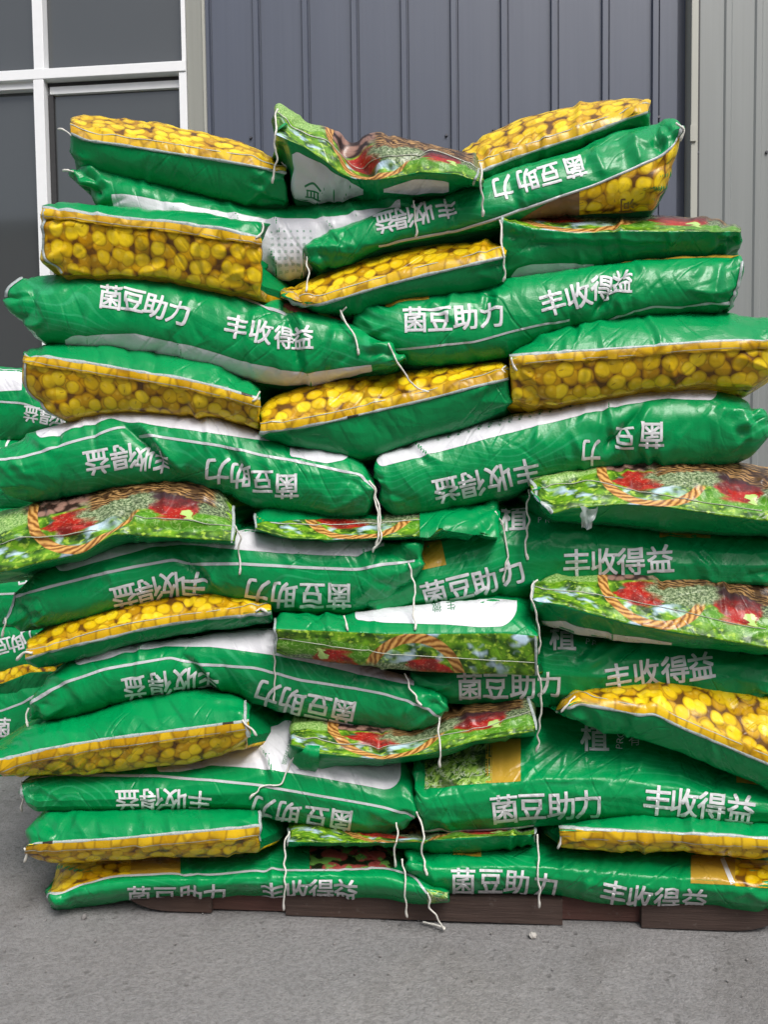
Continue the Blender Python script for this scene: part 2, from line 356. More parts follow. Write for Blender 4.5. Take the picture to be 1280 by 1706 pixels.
ALL_V, ALL_F = [], []
class Bag:
    def __init__(s, label, top, bot, seam=None, yf=0.0, r=None, dt=0.06, db=0.06, mt=None, mb=None, D=None, end=(22, 22), endh=(0.45, 0.45),
                 gus=(0.0, 0.0), crease=(), seed=1, rough=1.0, ywave=None, sig=5.0, a=0.3, name='fertilizer_bag', group='stacked fertilizer bags', pic=(0.0, 1.0, 1.0, 0),
                 topmat=None, ncrease=12, lump=0.003, lean=0.0, step=2.8, profile=None, x=None):
        rng = random.Random(seed*77+5)
        x0 = min(p[0] for p in top) if x is None else x[0]; x1 = max(p[0] for p in top) if x is None else x[1]
        n = max(20, int((x1-x0)/step)); s.xs = xs = np.linspace(x0, x1, n+1)
        T, B = curve(top, xs, sig), curve(bot, xs, sig)
        T = T+1.1*noise2(xs/19+seed, xs*0, seed+1)+0.7*noise2(xs/8, xs*0+seed, seed+2); B = B+1.1*noise2(xs/21+seed, xs*0, seed+3)
        B = np.maximum(B, T+4)
        dl, dr = xs-x0, x1-xs
        def ends(k, dd, hh): 
            q = np.clip(1-dd/k, 0, 1); return 1-(1-hh)*(1-np.sqrt(np.maximum(0, 1-q**2)))
        hs_ = ends(end[0], dl, endh[0])*ends(end[1], dr, endh[1])
        if seam is None:
            M = (T+B)/2
        else:
            M = curve(seam, xs, min(sig, 3.0)); M = np.clip(M, T+2, B-2)
        T, B = M+(T-M)*hs_, M+(B-M)*hs_
        hpx = np.max(B-T); H = hpx*0.00112
        s.yf, s.seam, s.M, s.T, s.B = yf, seam is not None, M, T, B
        if seam is None:
            r = 0.85*H/2 if r is None else r
            nr = int(np.clip(hpx/2.5, 16, 58)); q = np.linspace(-1, 1, nr); q = np.sin(q*math.pi/2*0.985); q /= abs(q).max()
            py = M[:, None]+np.where(q < 0, -q*(B-M)[:, None], -q*(M-T)[:, None])
            if profile: yp = np.interp((1+q)/2, [p[0] for p in profile], [p[1] for p in profile])
            else: yp = r*(1-np.sqrt(np.maximum(0, 1-np.abs(q)**2.2)))
            yy = yf + yp[None, :]*np.minimum(1, (B-T)/hpx*1.4)[:, None] + lean*(q[None, :]+1)/2
            s.q = q
            side = np.where(q[:-1]+q[1:] < 0, 0, 1)
        else:
            nu = int(np.clip(np.max(M-T)/2.6, 5, 36)); nl = int(np.clip(np.max(B-M)/2.6, 5, 36))
            ql = np.sin(np.linspace(-1, 0, nl, endpoint=False)*math.pi/2*0.97)/math.sin(math.pi/2*0.97)
            qu = np.sin(np.linspace(0, 1, nu+1)*math.pi/2*0.97)/math.sin(math.pi/2*0.97)
            q = np.concatenate([ql, qu]); s.q = q; nr = len(q)
            py = M[:, None]+np.where(q < 0, -q*(B-M)[:, None], -q*(M-T)[:, None])
            aq = np.abs(q); f = a*aq+(1-a)*(1-np.sqrt(np.maximum(0, 1-aq**2)))
            dd = np.where(q < 0, db, dt)*f
            yy = yf + np.tile(dd, (n+1, 1))
            side = np.where(q[:-1]+q[1:] < 0, 0, 1)
        if ywave: yy = yy + curve(ywave, xs, 12)[:, None]
        e = 0
        for dd, k in ((dl, end[0]), (dr, end[1])):
            R = min(k*0.00112, 0.03); z = np.clip(1-dd/k, 0, 1); e = e + R*(1-np.sqrt(np.maximum(0, 1-z**2)))
        yy = yy + e[:, None]
        pxg = np.tile(xs[:, None], (1, nr))
        P = unproj(pxg, py, yy)
        N = s.normals(P)
        # wrinkles: broad lumps of the filling, then creases in the film
        L = (pxg*0.00112); V = (py*0.00112)
        disp = lump*rough*(noise2(L/0.09+seed*3.7, V/0.06+seed, seed) + 0.5*noise2(L/0.04, V/0.035+seed, seed+9))
        cr = list(crease)
        for _ in range(int(ncrease*rough*1.5)):
            cx = rng.choice((rng.uniform(x0, x1), rng.uniform(x0, x1), x0+rng.random()*50, x1-rng.random()*50)); i = int(np.clip((cx-x0)/(x1-x0)*n, 0, n)); t = rng.choice((rng.uniform(0, 1), rng.uniform(0.6, 1.0), rng.uniform(0, .3)))
            cy = B[i]+(T[i]-B[i])*t
            near = min(cx-x0, x1-cx)/max(1, (x1-x0))
            an = rng.gauss(math.pi/2, 0.45) if near > 0.2 else rng.gauss(0.2*(1 if cx < (x0+x1)/2 else -1), 0.5)
            ln = rng.uniform(16, 60)
            cr.append((cx-ln*math.cos(an), cy-ln*math.sin(an), cx+ln*math.cos(an), cy+ln*math.sin(an), rng.uniform(1.2, 3.0)*(1.0 if near > 0.12 else 1.2)*rng.choice((1, 1, -1)), rng.uniform(4.5, 9)))
        for (ax, ay, bx, by, am, wd) in cr:
            ux, uy = bx-ax, by-ay; ln = math.hypot(ux, uy); ux /= ln; uy /= ln
            al = ((pxg-ax)*ux+(py-ay)*uy)/ln; di = (pxg-ax)*-uy+(py-ay)*ux + 3*noise2(pxg/23, py/23, seed+4)
            fade = np.clip(al/0.3, 0, 1)*np.clip((1-al)/0.3, 0, 1); fade = fade*fade*(3-2*fade)
            z = di/wd; am = am*(0.0016 if wd > 6 else 0.0012)
            sh = lambda q: np.exp(-1.25*np.sqrt(q*q+0.02))          # a sharp fold line with soft shoulders
            if am > 0: disp = disp + am*fade*(1.25*sh(z) - 0.7*np.exp(-(z-1.6)**2))
            else: disp = disp + am*fade*sh(z)*1.5
        if s.seam: disp = disp*np.clip(np.abs(q)*4+0.35, 0, 1)[None, :]
        P = P+N*disp[..., None]
        s.P, s.N = P, s.normals(P)
        s.py, s.side = py, side
        # length along the film, in metres
        mid = nr//2 if seam is None else int(np.argmin(np.abs(q)))
        U = np.concatenate([[0], np.cumsum(np.linalg.norm(np.diff(P[:, mid], axis=0), axis=1))])
        dV = np.linalg.norm(np.diff(P, axis=1), axis=2); Vv = np.concatenate([np.zeros((n+1, 1)), np.cumsum(dV, axis=1)], 1); Vv -= Vv[:, mid:mid+1]
        s.U = np.tile(U[:, None], (1, nr))+seed*1.37; s.V = Vv+seed*0.77
        pu = (pxg-x0)/(x1-x0); pu = pic[0]+(pic[1]-pic[0])*pu
        pv = np.abs(q)[None, :]*np.ones_like(pu)*pic[2]
        if pic[3]: pv = pic[3]-pv
        s.pic = np.stack([pu, pv], -1)
        # back of the bag
        D = (0.42 if seam is None else 0.62) if D is None else D
        w6 = np.abs(np.linspace(-1, 1, n+1))**5
        sg = np.where(np.linspace(-1, 1, n+1) < 0, -gus[0], gus[1])*w6
        def back(edge, sgn):
            out = []
            for dy, dz in ((0.02, 0.004), (0.06, 0.012), (0.14, 0.016), (D*0.6, 0.012), (D*0.88, -0.2*H)):
                p = edge.copy(); p[:, 1] = np.maximum(edge[:, 1]+0.004, edge[:, 1]+dy if dy < D*0.5 else yf+dy); p[:, 2] += sgn*dz*np.minimum(1, (B-T)/hpx*1.2)
                k = min(1, dy/0.10); p[:, 0] += sg*k*k*(3-2*k); out.append(p)
            return out
        bk = back(P[:, -1], 1); bb = back(P[:, 0], -1)
        mp = (bk[-1]+bb[-1])/2; mp[:, 1] = yf+D
        loop = np.concatenate([P]+[x[:, None] for x in bk]+[mp[:, None]]+[x[:, None] for x in bb[::-1]], 1)
        nl_ = loop.shape[1]
        verts = loop.reshape(-1, 3); faces = []; mi = []
        mt_i, mb_i = 0, (1 if mb is not None else 0)
        for i in range(n):
            b0, b1 = i*nl_, (i+1)*nl_
            for j in range(nl_):
                k = (j+1) % nl_
                faces.append((b0+j, b0+k, b1+k, b1+j))
                if j < nr-1: mi.append(mb_i if side[j] == 0 else mt_i)
                elif j < nr+5: mi.append(mt_i)
                else: mi.append(mb_i)
        # side walls with an inward pleat
        ev = []
        capm = 2
        for ci, row in ((0, 0), (1, n)):
            ring = loop[row]; ctr = ring.mean(0); base = row*nl_
            prev = np.arange(nl_)+base
            sgn = -1 if ci == 0 else 1
            for sc in (0.72, 0.4):
                rg = ctr+(ring-ctr)*np.array([1.0, 0.96 if sc > .5 else 0.9, sc]); 
                rg[:, 0] = ring[:, 0]-sgn*(0.006 if sc > .5 else (0.020 if s.seam else 0.008))
                st = len(verts)+len(ev); ev += list(rg); cur = np.arange(nl_)+st
                for j in range(nl_):
                    k = (j+1) % nl_
                    f = (prev[j], prev[k], cur[k], cur[j]); faces.append(f if ci else f[::-1]); mi.append(capm)
                prev = cur
            st = len(verts)+len(ev); cc = ev[-nl_:]; c_ = np.mean(cc, 0); ev.append(c_)
            for j in range(nl_):
                k = (j+1) % nl_
                f = (prev[j], prev[k], st); faces.append(f if ci else f[::-1]); mi.append(capm)
        allv = np.concatenate([verts, np.array(ev)])
        def ext(front, pad):
            o = np.zeros((n+1, nl_, 2)); o[:, :nr] = front
            bl = nl_-nr
            o[:, nr:] = front[:, -1:]+np.stack([np.zeros(bl), np.linspace(0.02, 0.5, bl)], -1)[None]
            return np.concatenate([o.reshape(-1, 2), allv[len(verts):][:, [1, 2]]+pad])
        film = ext(np.stack([s.U, s.V], -1), 1.0); pc = ext(s.pic, 0.0)
        s.origin = np.array([allv[:, 0].mean(), yf+D/2, allv[:, 2].min()])
        mats = [mt or GREEN, mb or (mt or GREEN), GREEN_PLAIN]
        s.o = mesh_from(name, allv, faces, mats, None, s.origin, True, mi, {'film': film, 'pic': pc})
        tag(s.o, label, 'bag', group)
        bmm = s.o.data
        ALL_V.append(allv); ALL_F.append(faces)
        s.nr, s.n = nr, n
    def normals(s, P):
        du = np.gradient(P, axis=0); dv = np.gradient(P, axis=1)
        N = np.cross(du, dv); N /= np.maximum(1e-9, np.linalg.norm(N, axis=-1, keepdims=True))
        flip = (N*(P-CAM)).sum(-1).mean() > 0
        return -N if flip else N
    def at(s, px, py, off=0.0008):
        """surface points of the bag's front at photograph pixels, raised by off"""
        px, py = np.asarray(px, float), np.asarray(py, float)
        u = np.clip((px-s.xs[0])/(s.xs[-1]-s.xs[0])*s.n, 0, s.n-1e-6); i = u.astype(int); fu = u-i
        M = np.interp(px, s.xs, s.M); T = np.interp(px, s.xs, s.T); B = np.interp(px, s.xs, s.B)
        q = np.where(py > M, -(py-M)/np.maximum(1, B-M), (M-py)/np.maximum(1, M-T)); q = np.clip(q, -1, 1)
        jj = np.interp(q, s.q, np.arange(s.nr)); j = np.clip(jj.astype(int), 0, s.nr-2); fj = jj-j
        def bil(A):
            w = lambda a: a[:, None] if A.ndim == 3 else a
            return (A[i, j]*w((1-fu)*(1-fj))+A[i+1, j]*w(fu*(1-fj))+A[i, j+1]*w((1-fu)*fj)+A[i+1, j+1]*w(fu*fj))
        p, nn = bil(s.P), bil(s.N)
        film = np.stack([bil(s.U), bil(s.V)], -1); pc = bil(s.pic)
        o = np.asarray(off, float)
        return p+nn*(o[:, None] if o.ndim else o), film, pc
    def decal(s, name, px, py, faces, mat, off=0.0008):
        v, film, pc = s.at(px, py, off)
        return mesh_from(name, v, faces, [mat], s.o, s.origin, True, None, {'film': film, 'pic': pc})
    def inside(s, px, py, m=0.0):
        T = np.interp(px, s.xs, s.T); B = np.interp(px, s.xs, s.B)
        return (py > T-m) & (py < B+m) & (px > s.xs[0]-m) & (px < s.xs[-1]+m)
    def text(s, chars, pts, h=42, flip=False, mat=None, off=0.0010, wd=1.0, name='lettering', bold=0.036):
        """one glyph per character, centred at photograph points (two points: spaced evenly between)"""
        pts = np.array(pts, float); n = len(chars)
        if len(pts) != n:
            t = np.linspace(0, 1, n); tt = np.linspace(0, 1, len(pts)); pts = np.stack([np.interp(t, tt, pts[:, k]) for k in (0, 1)], -1)
        X_, Y_, FS, O_ = [], [], [], []; b = 0
        tg = np.gradient(pts, axis=0) if n > 1 else np.array([[1.0, 0]])
        for ch, p, t in zip(chars, pts, tg):
            v, fs = glyph(ch); a = math.atan2(t[1], t[0])+(math.pi if flip else 0)
            lx, ly = v[:, 0]*h*wd, -v[:, 1]*h
            gx, gy = p[0]+lx*math.cos(a)-ly*math.sin(a), p[1]+lx*math.sin(a)+ly*math.cos(a)
            for kk, (ox, oy) in enumerate(((0, 0), (.5, .5), (-.5, .5), (.5, -.5), (-.5, -.5)) if h > 20 else ((0, 0),)):
                hx, hy = gx+ox*h*bold, gy+oy*h*bold
                ok = s.inside(hx, hy)
                X_.append(hx); Y_.append(hy); O_.append(np.full(len(hx), off+kk*0.00012)); FS += [[b+i for i in f] for f in fs if all(ok[i] for i in f)]; b += len(v)
        if not FS: return
        X_, Y_, O_ = np.concatenate(X_), np.concatenate(Y_), np.concatenate(O_)
        used = sorted({i for f in FS for i in f}); mp = {i: k for k, i in enumerate(used)}
        return s.decal(name, X_[used], Y_[used], [[mp[i] for i in f] for f in FS], mat or LETTER, O_[used])
    def strip(s, name, lo, hi, mat, x=None, rnd=(0, 0), off=0.0006, step=4.0, slant=(0, 0)):
        """a printed field between two traced edges (hi=None: up to the top edge, lo=None: down to the bottom)"""
        pts = (lo or [])+(hi or [])
        x0, x1 = x if x else (min(p[0] for p in pts), max(p[0] for p in pts))
        nx = max(3, int((x1-x0)/step)); xs = np.linspace(x0, x1, nx+1)
        if rnd[0] or rnd[1]:
            xs = np.unique(np.concatenate([xs, x0+rnd[0]*(1-np.cos(np.linspace(0, math.pi/2, 7))), x1-rnd[1]*(1-np.cos(np.linspace(0, math.pi/2, 7)))]))
        L = curve(lo, xs, 2) if lo else np.interp(xs, s.xs, s.B)-0.6
        Hh = curve(hi, xs, 2) if hi else np.interp(xs, s.xs, s.T)+0.6
        for R, d in ((rnd[0], xs-x0), (rnd[1], x1-xs)):
            if R:
                c = np.where(d < R, R-np.sqrt(np.maximum(0, R*R-(R-d)**2)), 0)
                L = np.maximum(L-c, Hh+0.5)
        ok = L > Hh+0.2
        L = np.maximum(L, Hh+0.2)
        ny = max(2, int(np.max(L-Hh)/step)); t = np.linspace(0, 1, ny+1)
        PY = L[:, None]+(Hh-L)[:, None]*t; PX = np.tile(xs[:, None], (1, ny+1))+np.linspace(slant[0], slant[1], ny+1)[None]
        W = ny+1; fs = [(i*W+j, i*W+j+1, (i+1)*W+j+1, (i+1)*W+j) for i in range(len(xs)-1) for j in range(ny) if ok[i] or ok[i+1]]
        return s.decal(name, PX.ravel(), PY.ravel(), fs, mat, off)
    def ribbon(s, name, pts, w, mat, off=0.0009, lift=0.0, wob=0.0):
        """a narrow band along a traced line; lift raises it off the film"""
        p = np.array(pts, float); d = np.concatenate([[0], np.cumsum(np.hypot(*np.diff(p, axis=0).T))])
        m = max(4, int(d[-1]/3.5)); t = np.linspace(0, d[-1], m+1)
        c = np.stack([np.interp(t, d, p[:, k]) for k in (0, 1)], -1)
        for _ in range(6): c[1:-1] = (c[:-2]+2*c[1:-1]+c[2:])/4
        tg = np.gradient(c, axis=0); tg /= np.linalg.norm(tg, axis=1, keepdims=True); nn = np.stack([-tg[:, 1], tg[:, 0]], -1)
        ww = w*0.85*(1+wob*noise2(t/11, t*0, 3))
        q = np.linspace(-0.5, 0.5, 4)
        pts2 = c[:, None]+nn[:, None]*(q[None, :, None]*ww[:, None, None])
        pf = pts2.reshape(-1, 2)
        offs = np.tile(off+lift*np.array([0.2, 1, 1, 0.2]), m+1)*(1+0.0*np.repeat(t, 4))
        fs = [(i*4+j, i*4+j+1, (i+1)*4+j+1, (i+1)*4+j) for i in range(m) for j in range(3)]
        o = s.decal(name, pf[:, 0], pf[:, 1], fs, mat, offs)
        return o
    def hem(s, bean_above=True, w=12, lift=0.0035, mat=None, tape=5, x=None, stitch=True):
        """the folded, stitched edge along the bag's end: a hem on the printed side, a tape on the plain side"""
        x0, x1 = x if x else (s.xs[0]+2, s.xs[-1]-2)
        xs = np.linspace(x0, x1, max(8, int((x1-x0)/3.4))); M = np.interp(xs, s.xs, s.M)
        sg = -1 if bean_above else 1
        wv = 1.5*noise2(xs/17, xs*0, 5)
        rows = np.array([-0.15, 0.35, 0.75, 1.0]); lf = np.array([0.25, 0.8, 1.0, 0.9])*lift
        PX = np.tile(xs[:, None], (1, 4)); PY = M[:, None]+sg*(rows[None]*(w+wv[:, None]*(rows > .7)))
        O = (lf[None]*(0.7+0.6*np.abs(noise2(xs/31, xs*0, 8)))[:, None]+0.001).ravel()
        fs = [(i*4+j, i*4+j+1, (i+1)*4+j+1, (i+1)*4+j) for i in range(len(xs)-1) for j in range(3)]
        s.decal('hem', PX.ravel(), PY.ravel(), fs, mat or HEM, O)
        if stitch:
            s.ribbon('stitching', np.stack([xs, M+sg*(w*0.72)], -1), 1.3, STITCH, 0.0012+lift)
        if tape:
            s.ribbon('seam_tape', np.stack([xs, M-sg*(tape*0.5+1.0)], -1), tape, TAPE, 0.0012, 0.0015, 0.25)

# ------------------------------------------------------------------ the stack, row by row from the top
E8 = dict(end=(7, 7), endh=(0.86, 0.86))
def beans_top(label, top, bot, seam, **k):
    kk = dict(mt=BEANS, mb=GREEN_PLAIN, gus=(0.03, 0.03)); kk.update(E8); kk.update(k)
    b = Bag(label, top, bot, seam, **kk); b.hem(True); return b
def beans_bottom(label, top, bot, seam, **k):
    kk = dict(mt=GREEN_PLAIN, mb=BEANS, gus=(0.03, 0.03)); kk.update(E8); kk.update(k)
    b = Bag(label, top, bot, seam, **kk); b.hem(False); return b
def basket_top(label, top, bot, seam, edge=True, **k):
    kk = dict(mt=BASKET, mb=GREEN_PLAIN, gus=(0.03, 0.03), dt=0.10, db=0.09, a=0.6, end=(5, 5), endh=(0.9, 0.9)); kk.update(k)
    return Bag(label, top, bot, seam, **kk)
LT, RT = '菌豆助力', '丰收得益'
RL, RR = '益得收丰', '力助豆菌'      # as met from left to right on a bag lying the other way up

# ---- top row
b = Bag('long green bag with a pale panel along its underside, second from top at upper left',
    [(113, 284), (150, 271), (168, 274), (215, 284), (280, 301), (370, 324), (430, 339), (480, 342), (540, 338), (600, 332), (640, 325), (690, 318)],
    [(113, 294), (140, 318), (165, 352), (300, 405), (420, 455), (490, 470), (515, 455), (560, 425), (640, 392), (690, 345)],
    yf=0.05, seed=2, end=(40, 14), endh=(0.35, 0.5), ncrease=22, crease=[(150, 280, 165, 340, -4, 9), (520, 335, 560, 390, 3, 7), (575, 330, 600, 370, 3, 7), (450, 345, 470, 400, 3, 8)])
b.strip('white_panel', [(186, 350), (300, 405), (420, 457), (490, 472), (520, 456), (560, 426), (640, 394), (668, 374)], [(186, 324), (205, 324), (300, 339), (400, 357), (450, 364), (520, 365), (560, 361), (610, 350), (668, 336)], WHITE, rnd=(14, 0))
for k in range(7):
    b.text('★'+RT+LT[:2], [(452+k*11, 386), (458+k*10, 452)], 5.5, mat=PALEPRINT, name='small_print')
A2 = b
A1 = beans_top('leftmost bag of the top row, bean print facing up over plain green',
    [(117, 197), (131, 192), (175, 191), (250, 200), (325, 217), (400, 237), (455, 262), (479, 279)],
    [(117, 262), (135, 286), (250, 304), (340, 326), (430, 344), (479, 346)],
    [(117, 218), (140, 230), (200, 238), (280, 251), (350, 261), (425, 274), (479, 285)], yf=0.03, seed=1, dt=0.10, db=0.05)
A4 = beans_top('yellow-topped bag at the upper right, tilted up on the slanting lettered bag',
    [(772, 252), (782, 244), (810, 225), (865, 200), (940, 181), (1015, 167), (1065, 163), (1082, 171)],
    [(772, 320), (805, 312), (890, 285), (960, 255), (1030, 230), (1082, 212)],
    [(772, 292), (810, 278), (860, 259), (910, 242), (990, 216), (1050, 193), (1082, 183)], yf=0.08, seed=4, dt=0.10, db=0.05)
A5 = b = Bag('slanting green bag at upper right, upside-down white lettering above a patch of printed beans',
    [(508, 410), (520, 398), (560, 378), (640, 350), (705, 338), (760, 318), (805, 300), (890, 270), (965, 246), (1030, 221), (1090, 208), (1122, 197), (1141, 207)],
    [(508, 436), (530, 447), (560, 446), (600, 432), (640, 414), (690, 404), (765, 392), (840, 378), (900, 362), (1000, 357), (1092, 355), (1118, 300), (1141, 216)],
    yf=0.02, seed=5, end=(26, 6), endh=(0.5, 0.5), ncrease=16, crease=[(1050, 215, 1070, 280, 5, 12), (1085, 230, 1110, 250, -5, 8), (985, 240, 1010, 300, 3, 9), (860, 290, 880, 350, 3, 8), (745, 325, 765, 380, -4, 6), (1095, 215, 1120, 235, 5, 8)])
b.strip('gold_print', None, [(862, 366), (920, 333), (972, 316)], BROWN, x=(862, 972))
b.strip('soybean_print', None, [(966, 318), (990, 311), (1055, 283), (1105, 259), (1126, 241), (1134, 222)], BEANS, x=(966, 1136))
b.ribbon('edge_line', [(630, 408), (690, 397), (765, 383), (840, 359), (920, 332), (990, 309), (1055, 281), (1105, 258), (1128, 238), (1137, 212)], 5, STRIPE, lift=0.002)
b.text(RL, [(642, 371), (672, 364), (706, 356), (744, 347)], 34, True)
b.text(RR, [(838, 314), (880, 301), (916, 291), (958, 278)], 36, True)
b.text('河', [(1045, 343)], 24, True, mat=BROWN)
A3 = b = basket_top('crumpled bag end at the top centre, vegetable basket picture folded over a grey white panel',
    [(458, 176), (465, 172), (490, 186), (520, 203), (570, 217), (592, 228), (606, 220), (640, 214), (680, 227), (720, 240), (760, 248), (795, 252), (806, 276)],
    [(458, 236), (474, 250), (488, 330), (520, 340), (600, 338), (650, 330), (700, 332), (740, 328), (780, 312), (806, 308)],
    [(458, 224), (480, 233), (510, 245), (540, 266), (565, 288), (590, 298), (625, 300), (650, 297), (700, 286), (760, 290), (806, 305)],
    yf=-0.02, seed=3, dt=0.09, db=0.10, sig=3, rough=1.3, ncrease=8, crease=[(560, 215, 625, 300, -14, 16), (520, 205, 575, 290, 6, 14), (625, 285, 720, 245, -7, 9), (640, 270, 780, 275, 5, 9)],
    ywave=[(458, -0.02), (520, 0.0), (590, 0.05), (640, 0.0), (806, -0.02)], pic=(0.02, 1.0, 1.0, 0))
b.strip('white_panel', [(486, 336), (520, 342), (560, 335), (606, 322)], [(486, 258), (495, 253), (550, 285), (606, 314)], WHITE, rnd=(8, 0))
b.strip('white_panel', [(640, 316), (690, 326), (740, 322), (748, 318)], [(640, 311), (690, 300), (740, 302), (748, 304)], WHITE)
def house(b, cx, cy, k):
    for pts, w in (([(-14, -3), (0, -14), (14, -3)], 4), ([(-11, 2), (11, 2)], 3), ([(-9, 2), (-9, 13)], 3), ([(-3, 2), (-3, 13)], 3), ([(3, 2), (3, 13)], 3), ([(9, 2), (9, 13)], 3), ([(-13, 14), (13, 14)], 3)):
        b.ribbon('emblem', [(cx+x*k, cy+y*k+x*0.25) for x, y in pts], w, GREENPRINT)
house(b, 521, 317, 0.95)
b.ribbon('stitching', [(462, 188), (520, 225), (575, 262), (625, 262), (660, 256), (720, 250), (800, 275)], 1.2, STITCH, lift=0.001)
b.ribbon('seam_tape', [(803, 278), (790, 303)], 5, TAPE, lift=0.003)

# ---- second row
B1 = beans_bottom('bag with the tallest bean print face at upper left, under a narrow shiny green top',
    [(70, 342), (85, 337), (175, 343), (300, 352), (370, 362), (436, 373)],
    [(70, 430), (105, 460), (175, 457), (220, 456), (280, 464), (350, 480), (436, 497)],
    [(70, 350), (125, 356), (210, 368), (280, 374), (350, 385), (436, 398)], yf=-0.02, seed=11, dt=0.05, db=0.035, gus=(0.0, 0.075), ncrease=20,
    crease=[(200, 360, 180, 470, 2.5, 6), (330, 390, 345, 470, 2.5, 6)])
B1.ribbon('end_tape', [(74, 350), (73, 420), (104, 455)], 4, TAPE, lift=0.002)
B2 = beans_top('bag with beans on top, lying just under the slanting bag with upside-down lettering',
    [(466, 488), (500, 470), (550, 450), (600, 432), (680, 414), (760, 405), (810, 402), (833, 406), (843, 425)],
    [(466, 498), (530, 524), (590, 526), (640, 510), (740, 492), (843, 476)],
    [(466, 492), (500, 503), (530, 505), (590, 487), (640, 472), (690, 459), (765, 442), (843, 424)], yf=0.0, seed=12, dt=0.09, db=0.05)
B3 = b = basket_top('green bag below the slanting bag, only a thin strip of vegetable picture along its top',
    [(834, 356), (842, 351), (940, 353), (990, 355), (1090, 359), (1200, 366), (1237, 376)],
    [(834, 470), (850, 470), (940, 462), (1040, 442), (1090, 437), (1195, 436), (1237, 415)],
    [(834, 366), (890, 381), (960, 388), (1040, 385), (1110, 386), (1190, 385), (1237, 386)], yf=0.02, seed=13, dt=0.12, db=0.06, ncrease=16, pic=(0.25, 1.0, 0.75, 0),
    crease=[(1195, 375, 1230, 384, -4, 5), (1195, 388, 1232, 394, 4, 5), (1195, 402, 1232, 405, -4, 5), (840, 395, 1190, 402, 3, 6)])
b.strip('white_panel', None, [(852, 462), (862, 446), (885, 440), (940, 438), (990, 440)], WHITE, rnd=(12, 0))
b.ribbon('end_tape', [(838, 356), (836, 400), (840, 462)], 4, TAPE, lift=0.002)

# ---- third row
C1 = b = Bag('green bag at upper left, upright white lettering sloping down to the right, left tip gaping',
    [(2, 492), (15, 474), (35, 460), (100, 459), (175, 455), (220, 454), (280, 462), (350, 477), (415, 492), (475, 500), (530, 514), (590, 542), (640, 573), (681, 594)],
    [(2, 500), (30, 540), (60, 568), (110, 582), (200, 590), (280, 600), (350, 618), (425, 636), (475, 645), (525, 644), (600, 624), (681, 602)],
    yf=0.0, seed=21, end=(16, 30), endh=(0.5, 0.35), ncrease=22, crease=[(478, 512, 500, 630, -7, 10), (495, 505, 520, 635, 4, 8), (200, 470, 225, 530, 3, 9), (330, 480, 280, 560, 3, 9), (560, 540, 545, 620, 4, 9), (590, 560, 560, 615, -4, 8), (60, 480, 75, 540, 2, 9), (430, 500, 400, 600, 2.5, 8)],
    ywave=[(0, 0.02), (100, 0), (560, 0.0), (680, -0.03)])
b.strip('white_panel', None, [(107, 568), (120, 560), (225, 556), (320, 576), (400, 600), (500, 622), (580, 612), (620, 606)], WHITE, rnd=(10, 0))
b.ribbon('edge_line', [(140, 458), (222, 457), (262, 463), (350, 481), (430, 503), (475, 523)], 5, STRIPE)
b.strip('vegetable_picture', [(472, 520), (530, 524), (580, 540)], [(472, 502), (500, 501), (540, 516), (580, 536)], RADISH)
b.text(LT, [(184, 495), (222, 500), (259, 510), (298, 521)], 39)
b.text('丰收', [(394, 545), (435, 553)], 38); b.text('得', [(472, 562)], 38, wd=0.72); b.text('益', [(503, 563)], 38)
b.ribbon('end_tape', [(4, 492), (14, 478), (36, 461)], 5, TAPE, lift=0.002)
C2 = b = Bag('green bag at upper right with upright white lettering that climbs to the right',
    [(588, 530), (594, 512), (604, 505), (640, 494), (715, 486), (805, 481), (840, 466), (940, 449), (1040, 434), (1140, 426), (1228, 423), (1241, 432)],
    [(588, 542), (600, 562), (640, 592), (690, 610), (790, 607), (850, 596), (940, 556), (1040, 538), (1140, 526), (1200, 523), (1225, 508), (1241, 455)],
    yf=0.0, seed=22, end=(20, 7), endh=(0.5, 0.6), ncrease=20, crease=[(1045, 436, 985, 540, -7, 9), (1060, 436, 1000, 545, 4, 8), (812, 478, 808, 545, -5, 6), (830, 478, 822, 545, 3.5, 7), (1205, 430, 1190, 510, -4, 9), (600, 520, 660, 580, 3, 9)],
    ywave=[(588, 0.03), (650, 0.0), (1241, 0.0)])
b.strip('gold_print', [(640, 505), (715, 498)], None, GOLD, x=(640, 715)); b.strip('gold_print', [(1035, 436), (1090, 431), (1235, 427)], None, GOLD, x=(1035, 1235))
b.ribbon('edge_line', [(640, 580), (680, 580), (790, 570), (850, 553), (900, 541), (950, 534)], 4, STRIPE); b.ribbon('edge_line', [(1000, 537), (1090, 511), (1140, 513), (1222, 503)], 4, STRIPE)
b.text(LT, [(692, 533), (733, 532), (776, 528), (820, 524)], 41)
b.text('丰收', [(921, 504), (964, 492)], 42); b.text('得', [(1005, 479)], 42, wd=.9); b.text('益', [(1038, 468)], 40, wd=.8)
b.ribbon('end_tape', [(1238, 436), (1232, 470), (1215, 512)], 5, TAPE, lift=0.003)

